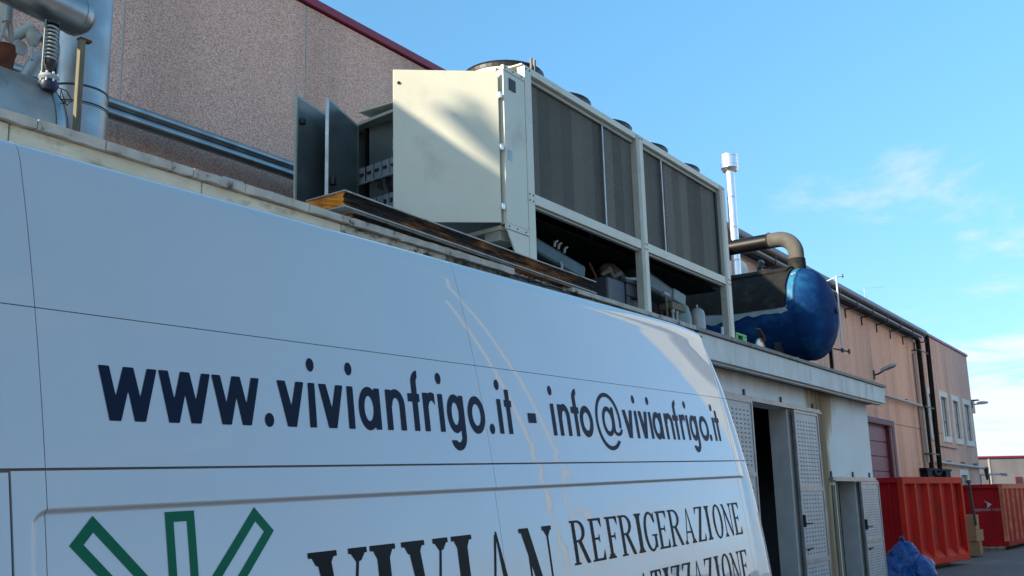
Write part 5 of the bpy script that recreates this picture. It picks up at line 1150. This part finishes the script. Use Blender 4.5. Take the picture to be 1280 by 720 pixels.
for x_ in (46.5, 49.5, 52.5): B(x_, x_ + 0.3, 8.84, 8.995, 2.96, 3.05, 'clip', M['pallet'], wp)
T([(54.3, 8.85, 2.86), (54.6, 8.80, 2.86), (54.6, 8.80, 2.3)], [0.06, 0.12, 0.05], 'end_fitting', M['darkmetal'], wp, 10)
tag(T([(44.6, 8.95, 3.63), (49.0, 8.95, 3.60)], 0.02, 'thin_conduit', M['darkmetal'], None, 6), 'thin dark conduit under the warehouse windows', 'conduit')
tag(T([(42.2, 8.95, 7.1), (42.2, 8.95, 2.7)], 0.03, 'thin_downpipe', M['gutter'], None, 8), 'thin grey downpipe left of the two black pipes', 'pipe')
# wall lamps
def wall_lamp(x, z, ln, rise, label):
    t = thing('wall_lamp', (x, 9.0, z), label, 'street lamp', 'street lamps on the warehouse wall')
    B(x - 0.07, x + 0.07, 8.965, 8.997, z - 0.15, z + 0.15, 'wall_plate', M['darkmetal'], t)
    T([(x, 8.97, z), (x, 8.85, z + 0.02), (x, 9.0 - ln * 0.45, z + rise * 0.45)], 0.03, 'arm', M['darkmetal'], t, 10)
    mb = MB(); rows = []
    for i in range(9):
        f = i / 8; y = 9.0 - ln * (0.32 + 0.68 * f); zz = z + rise * (0.35 + 0.75 * f); w_ = (0.10 + 0.06 * math.sin(math.pi * min(1, f * 1.1))) * (1 if f < 0.99 else 0.5); h_ = 0.075 * math.sin(math.pi * (0.25 + 0.7 * f)) + 0.03
        rows.append([(x - w_, y, zz - 0.02), (x - w_ * 0.8, y, zz + h_ * 0.8), (x, y, zz + h_), (x + w_ * 0.8, y, zz + h_ * 0.8), (x + w_, y, zz - 0.02), (x, y, zz - 0.035), (x - w_, y, zz - 0.02)])
    mb.grid(rows); mb.add(rows[0][:6], [tuple(range(6))]); mb.add(rows[-1][:6], [tuple(range(6))]); mb.build('head', M['lamp'], t, smooth=True)
    rows = [[(x - 0.08, 9.0 - ln * f, z + rise * f * 1.03 - 0.045), (x + 0.08, 9.0 - ln * f, z + rise * f * 1.03 - 0.045)] for f in (0.55, 0.75, 0.95)]
    MB().grid(rows).build('lens', M['blind'], t)
wall_lamp(36.16, 5.72, 0.78, 0.27, 'pale lamp on a short arm on the pebble wall above the wine red door')
wall_lamp(54.05, 5.86, 0.72, 0.06, 'pale lamp sticking out at the far corner of the warehouse')
B(53.98, 54.3, 8.7, 9.2, 6.05, 6.10, 'lamp_hood', M['darkmetal']); tag(bpy.data.objects['lamp_hood'], 'small dark hood plate above the corner lamp', 'hood')
B(54.01, 54.16, 8.9, 9.14, 5.45, 6.04, 'junction_cabinet', M['whiteframe']); tag(bpy.data.objects['junction_cabinet'], 'narrow pale box on the warehouse corner beside the lamp', 'box')
an = thing('roof_antenna', (40.5, 12, 8.3), 'thin television antenna on the warehouse roof', 'antenna')
T([(40.0, 10.0, 8.3), (40.0, 10.0, 9.5)], 0.010, 'mast', M['lamp'], an, 6)
T([(39.2, 10.0, 9.28), (40.8, 10.1, 9.26)], 0.005, 'boom', M['lamp'], an, 6); T([(39.7, 9.9, 9.42), (41.0, 9.5, 9.62)], 0.005, 'boom', M['lamp'], an, 6)
# pair of clad pipes across the wall at left
for z_, lab in ((5.785, 'upper of two shiny clad pipes crossing the pebble wall'), (5.66, 'lower of two shiny clad pipes crossing the pebble wall')):
    t = thing('clad_pipe', (6.5, 8.75, z_), lab, 'pipe', 'shiny clad pipes on the pebble wall')
    T([(1.5, 8.72 - 0.03 * (z_ < 5.7), z_), (12.5, 8.72 - 0.03 * (z_ < 5.7), z_)], 0.057, 'jacket', M['alu'], t, 24)
    for x_ in (5.2, 7.7, 8.05, 10.0): 
        if (x_ == 7.7) != (z_ < 5.7): MB().lathe([(0.0575, -0.012), (0.0605, -0.008), (0.0605, 0.008), (0.0575, 0.012)], (x_, 8.72 - 0.03 * (z_ < 5.7), z_), 'X', 24).build('joint_band', M['galv'], t, smooth=True)

# ================================================================== CONTAINERS
def container(corner, ang, L_, Wd, H_, nb, label, mside, mend, mrib, lift=0.12, insert=True, rd=0.13):
    t = thing('skip_container', (corner[0], corner[1], 0), label, 'container', 'red open-top steel containers')
    ux, uy = math.cos(ang), math.sin(ang)   # u along the long side, w into depth
    wx, wy = -uy, ux
    if wy < 0: wx, wy = -wx, -wy
    def xf(p): return (corner[0] + ux * p[0] + wx * p[1], corner[1] + uy * p[0] + wy * p[1], p[2])
    bx = lambda a_, b_, c_, d_, e_, f_, nm, m, par=t, bv=0.006: MB().box(a_, b_, c_, d_, e_, f_, xf=xf).build(nm, m, par, bevel=bv)
    z0 = lift
    bx(0.04, L_ - 0.04, rd + 0.001, rd + 0.015, z0 + 0.05, H_ - 0.05, 'side_sheet', mside); bx(0.04, L_ - 0.04, Wd - 0.10, Wd - 0.085, z0 + 0.05, H_ - 0.05, 'side_sheet', mside)
    bx(0.085, 0.10, 0.101, Wd - 0.101, z0 + 0.05, H_ - 0.05, 'end_sheet', mend); bx(L_ - 0.10, L_ - 0.085, 0.101, Wd - 0.101, z0 + 0.05, H_ - 0.05, 'end_sheet', mend)
    bx(0.10, L_ - 0.10, 0.10, Wd - 0.10, z0, z0 + 0.04, 'floor', mend)
    for (c_, d_) in ((0.0, 0.12), (Wd - 0.12, Wd)): bx(0, L_, c_, d_, H_ - 0.15, H_, 'top_rail', mrib); bx(0, L_, c_, d_, z0, z0 + 0.14, 'bottom_rail', mside)
    for (a_, b_) in ((0.0, 0.10), (L_ - 0.10, L_)): bx(a_, b_, 0.121, Wd - 0.121, H_ - 0.12, H_ - 0.002, 'end_rail', mend); bx(a_, b_, 0.121, Wd - 0.121, z0, z0 + 0.12, 'end_rail', mend)
    for (a_, c_) in ((0.001, 0.001), (L_ - 0.121, 0.001), (0.001, Wd - 0.121), (L_ - 0.121, Wd - 0.121)): bx(a_, a_ + 0.12, c_, c_ + 0.12, z0 + 0.141, H_ - 0.151, 'corner_post', mrib if a_ < 1 and c_ < 1 else mside)
    for i in range(1, nb):
        xc = L_ * i / nb
        MB().hexa([xf((xc - 0.09, rd, z0 + 0.141)), xf((xc + 0.09, rd, z0 + 0.141)), xf((xc + 0.045, 0.005, z0 + 0.141)), xf((xc - 0.045, 0.005, z0 + 0.141))],
                  [xf((xc - 0.09, rd, H_ - 0.151)), xf((xc + 0.09, rd, H_ - 0.151)), xf((xc + 0.045, 0.005, H_ - 0.151)), xf((xc - 0.045, 0.005, H_ - 0.151))]).build('rib', mrib, t)
    if insert:
        for i in range(nb):
            a_, b_ = L_ * i / nb + 0.13, L_ * (i + 1) / nb - 0.10
            MB().add([xf((a_, 0.01, z0 + 0.141)), xf((b_, 0.01, z0 + 0.141)), xf((b_, 0.130, z0 + 0.32)), xf((a_, 0.130, z0 + 0.32)), xf((a_, 0.130, z0 + 0.141)), xf((b_, 0.130, z0 + 0.141))], [(0, 1, 2, 3), (0, 3, 4), (1, 5, 2), (0, 4, 5, 1)]).build('gusset_plate', mrib, t)
    bx(0.07, 0.084, Wd * 0.42, Wd * 0.44, z0 + 0.13, H_ - 0.13, 'end_seam', mend); bx(0.0, 0.03, 0.30, 0.34, z0 + 0.5, H_ - 0.16, 'end_hinge', mend)
    bx(0.3, L_ - 0.3, 0.4, 0.55, 0.0, z0 - 0.002, 'skid', M['darkmetal']); bx(0.3, L_ - 0.3, Wd - 0.55, Wd - 0.4, 0.0, z0 - 0.002, 'skid', M['darkmetal'])
    return t, xf
container((24.46, 5.70), math.atan2(-0.41, 2.72), 3.80, 2.4, 2.10, 5, 'near red container with ribbed side, beside the low door', M['red'], M['red_dark'], M['red'])
c2_, xf2 = container((34.95, 5.24), math.atan2(-0.10, 2.0), 6.5, 2.45, 1.96, 9, 'far red container with a small white emblem on its end', M['red_dark'], M['red_dark'], M['red_bounce'], insert=False, rd=0.045)
# emblem and small white lettering on the end sheet
mb = MB(); e_ = lambda w_, z_: xf2((0.081, w_, z_))
mb.add([e_(0.60, 1.48), e_(0.50, 1.38), e_(0.52, 1.24), e_(0.42, 1.31), e_(0.37, 1.36)], [(0, 1, 3, 4), (1, 2, 3)])
mb.build('emblem', M['lamp'], c2_, fix=False)
fc = bpy.data.curves.new('end_text', 'FONT'); fc.body = 'GERMANI TECH'; fc.size = 0.105; fc.align_x = 'CENTER'
fo = bpy.data.objects.new('tmp', fc); col.objects.link(fo)
bpy.context.view_layer.update()
fm = bpy.data.meshes.new_from_object(fo); bpy.data.objects.remove(fo)
for v_ in fm.vertices:
    px_, pz_ = v_.co.x, v_.co.y; v_.co = Vector(xf2((0.080, 0.50 - px_, 1.16 + pz_)))
fm.materials.append(M['lamp']); tx = bpy.data.objects.new('lettering', fm); col.objects.link(tx); tx.parent = c2_; tx.matrix_parent_inverse = Matrix.Translation(-c2_.location)

# boxes between the containers, wooden packers, bags
def cbx(x0, x1, y0, y1, z0, z1, lab, m='cardboard', rot=0.0):
    c = Vector(((x0 + x1) / 2, (y0 + y1) / 2)); 
    def xf(p):
        dx, dy = p[0] - c.x, p[1] - c.y; return (c.x + dx * math.cos(rot) - dy * math.sin(rot), c.y + dx * math.sin(rot) + dy * math.cos(rot), p[2])
    t = thing('cardboard_box', (c.x, c.y, z0), lab, 'box', 'cardboard boxes between the containers')
    MB().box(x0, x1, y0, y1, z0, z1, xf=xf).build('carton', M[m], t, bevel=0.01)
    MB().box(x0 - 0.004, x1 + 0.004, (y0 + y1) / 2 - 0.04, (y0 + y1) / 2 + 0.04, z0 + 0.1, z1 + 0.004, xf=xf).build('tape', M['rag'], t)
    MB().box(x0 - 0.008, x0 - 0.003, y0 + 0.30, y0 + 0.40, (z0 + z1) / 2 - 0.1, (z0 + z1) / 2 + 0.08, xf=xf).build('sticker', M['white'], t)
cbx(31.0, 31.8, 5.42, 6.25, 0.08, 0.42, 'brown carton at the bottom of the stack between the red containers', rot=0.1)
cbx(31.02, 31.75, 5.40, 6.2, 0.423, 0.72, 'brown carton in the middle of the stack between the red containers', rot=-0.08)
cbx(31.0, 31.7, 5.44, 6.2, 0.723, 1.12, 'brown carton on top of the stack between the red containers', rot=0.05)
tag(T([(31.3, 5.53, 2.02), (31.25, 5.52, 1.95), (31.0, 5.42, 1.0), (30.98, 5.41, 0.85)], [0.07, 0.035, 0.03, 0.03], 'black_pole', M['black'], None, 8), 'slanting black pole behind the stack of cartons', 'pole')
pt = thing('wooden_pallet', (34.4, 5.8, 0), 'weathered wooden pallet under the end of the far red container', 'pallet')
for k in range(5): B(33.9, 34.9, 5.35 + k * 0.24, 5.50 + k * 0.24, 0.095, 0.118, 'plank', M['pallet'], pt)
for k in range(3): B(33.95 + 0.4 * k, 34.07 + 0.4 * k, 5.35, 6.46, 0.0, 0.093, 'bearer', M['pallet'], pt)
def bag(cx, cy, cz, rx, ry, rz, seed, lab):
    rnd = random.Random(seed); from mathutils import noise
    n, k = 40, 26; rows = []
    for j in range(k + 1):
        th = math.pi * j / k; row = []
        for i in range(n + 1):
            ph = 2 * math.pi * (i % n) / n
            d = Vector((math.sin(th) * math.cos(ph), math.sin(th) * math.sin(ph), math.cos(th)))
            q = 1 + 0.20 * noise.noise(d * 1.8 + Vector((seed, 0, 0))) + 0.13 * abs(noise.noise(d * 4.5 + Vector((0, seed, 0)))) + 0.05 * noise.noise(d * 11)
            row.append((cx + rx * d.x * q, cy + ry * d.y * q, max(0.004, cz + rz * d.z * q)))
        rows.append(row)
    t = thing('rubbish_bag', (cx, cy, 0), lab, 'bag', 'blue plastic rubbish bags')
    MB().grid(rows).build('sack', M['bluefab'], t, smooth=True, ang=80)
    T([(cx, cy, cz + rz * 0.9), (cx + 0.01, cy, cz + rz * 1.08), (cx - 0.03, cy + 0.04, cz + rz * 1.32)], [0.05, 0.025, 0.06], 'knot', M['bluefab'], t, 8)
bag(22.5, 5.33, 0.42, 0.30, 0.28, 0.34, 3, 'blue plastic sack, highest of the heap by the near container')
bag(22.35, 5.55, 0.17, 0.36, 0.33, 0.32, 8, 'blue plastic sack at the left foot of the heap')
bag(22.6, 5.08, 0.15, 0.38, 0.30, 0.33, 12, 'blue plastic sack at the right foot of the heap')
tag(tiltbox((23.0, 5.95, 0.52), (0.5, -0.7, -0.15), 0.60, 0.40, 0.02, 'cardboard_sheet', M['cardboard'], None, 0.0), 'torn cardboard sheet behind the blue sacks', 'cardboard')
tag(B(22.3, 22.8, 5.95, 6.4, 0.0, 0.36, 'white_bin', M['white'], None, bevel=0.03), 'white plastic bin left of the blue sacks', 'bin')
tag(tiltbox((22.9, 6.1, 0.64), (0.4, -0.8, 0.2), 0.35, 0.28, 0.015, 'paper_sheet', M['white'], None, 0.0), 'white paper sheet on the torn cardboard', 'paper')

# ================================================================== FAR BUILDINGS
fb = thing('distant_building', (76, 9, 0), 'low distant grey-pink industrial building at the right edge', 'building')
pA, pB = Vector((71.0, 13.1, 0)), Vector((81.0, 3.0, 0)); du = (pB - pA).normalized(); dw = Vector((-du.y, du.x, 0)); 
if dw.x < 0: dw = -dw
def fx(p): q = pA + du * p[0] + dw * p[1]; return (q.x, q.y, p[2])
MB().box(0, 14.2, 0, 12, 0, 3.86, xf=fx).build('wall', M['wall_far'], fb); MB().box(-0.1, 14.3, -0.08, 12.1, 3.862, 3.98, xf=fx).build('roof_edge', M['wine'], fb)
MB().box(4.0, 4.45, -0.05, -0.005, 0, 2.65, xf=fx).build('door', M['wine_frame'], fb)
MB().box(2.2, 2.3, -0.03, -0.005, 0, 3.85, xf=fx).build('joint', M['sealant'], fb); MB().box(6.2, 6.32, -0.03, -0.005, 0, 3.85, xf=fx).build('joint', M['sealant'], fb)
MB().box(5.0, 5.25, -0.03, -0.005, 2.2, 3.0, xf=fx).build('window', M['whiteframe'], fb)
aw = thing('canopy', (62, 9.6, 0), 'small red and white canopy on thin posts beyond the warehouse corner', 'canopy')
B(60.0, 62.0, 9.0, 10.3, 2.62, 2.70, 'awning', M['white'], aw); B(60.0, 62.0, 8.98, 8.999, 2.55, 2.70, 'valance', M['wine_old'], aw)
B(61.0, 61.06, 9.7, 9.76, 0, 2.61, 'leg', M['wine_old'], aw); B(60.1, 60.3, 10.0, 10.2, 0, 2.61, 'leg', M['gutter'], aw)
# sunlit buildings on the other side of the street, seen only in the van's paint
ob = thing('opposite_building', (-18, -18, 0), 'ochre industrial building across the street, behind the camera', 'building')
B(-45, 8, -30, -18, 0, 8.2, 'wall', M['opp'], ob); B(-45.2, 8.2, -30.2, -17.8, 8.202, 8.6, 'roof_edge', M['gutter'], ob)
for x_ in range(-42, 4, 8): B(x_, x_ + 3.0, -17.99, -17.95, 3.2, 4.8, 'window', M['glass'], ob)

tb = thing('tower_block', (42, -1.5, 0), 'tall cream building further down the street, outside the picture on the right', 'building')
B(36, 48, -6.75, -5.95, 0, 18, 'wall', M['towerwall'], tb); B(36, 48, -4.85, 0.8, 0, 18, 'wall', M['towerwall'], tb); B(36.6, 48, -5.949, -4.851, 0, 17.6, 'stair_wall', M['gutter'], tb)
def street_lamp(x, y, h, r_, arm, label):
    t = thing('street_lamp', (x, y, 0), label, 'street lamp', 'street lamps beyond the picture')
    T([(x, y, 0), (x, y, h)], [r_ * 1.3, r_], 'post', M['towerwall'], t, 14)
    if arm:
        T([(x, y, h), (x - 0.15, y - 0.2, h + 0.16), (x - 0.4, y - 0.5, h + 0.22)], r_ * 0.6, 'arm', M['towerwall'], t, 10)
        MB().box(x - 0.75, x - 0.35, y - 0.75, y - 0.45, h + 0.17, h + 0.27).build('head', M['towerwall'], t, bevel=0.04)
street_lamp(15.2, -3.4, 11.0, 0.030, False, 'pale concrete post across the street, mirrored in the van side')
street_lamp(10.5, -1.4, 6.4, 0.025, False, 'short pale lamp post across the street, mirrored in the van')
vt = thing('shadow_bars', (-7.4, 11.96, 8.3), 'unseen slanting bars above the warehouse roof, added to cast shadow streaks', 'vent')  # added out of view so soft shadows fall across the open cabinet door
T([(-6.45, 11.96, 11.42), (-7.05, 11.96, 11.25)], 0.075, 'pipe', M['alu_dull'], vt, 12); T([(-6.60, 11.96, 11.66), (-7.5, 11.96, 11.12)], 0.045, 'pipe', M['alu_dull'], vt, 10)
T([(-7.4, 11.96, 8.3), (-7.4, 11.96, 11.2)], 0.05, 'stand', M['alu_dull'], vt, 10)
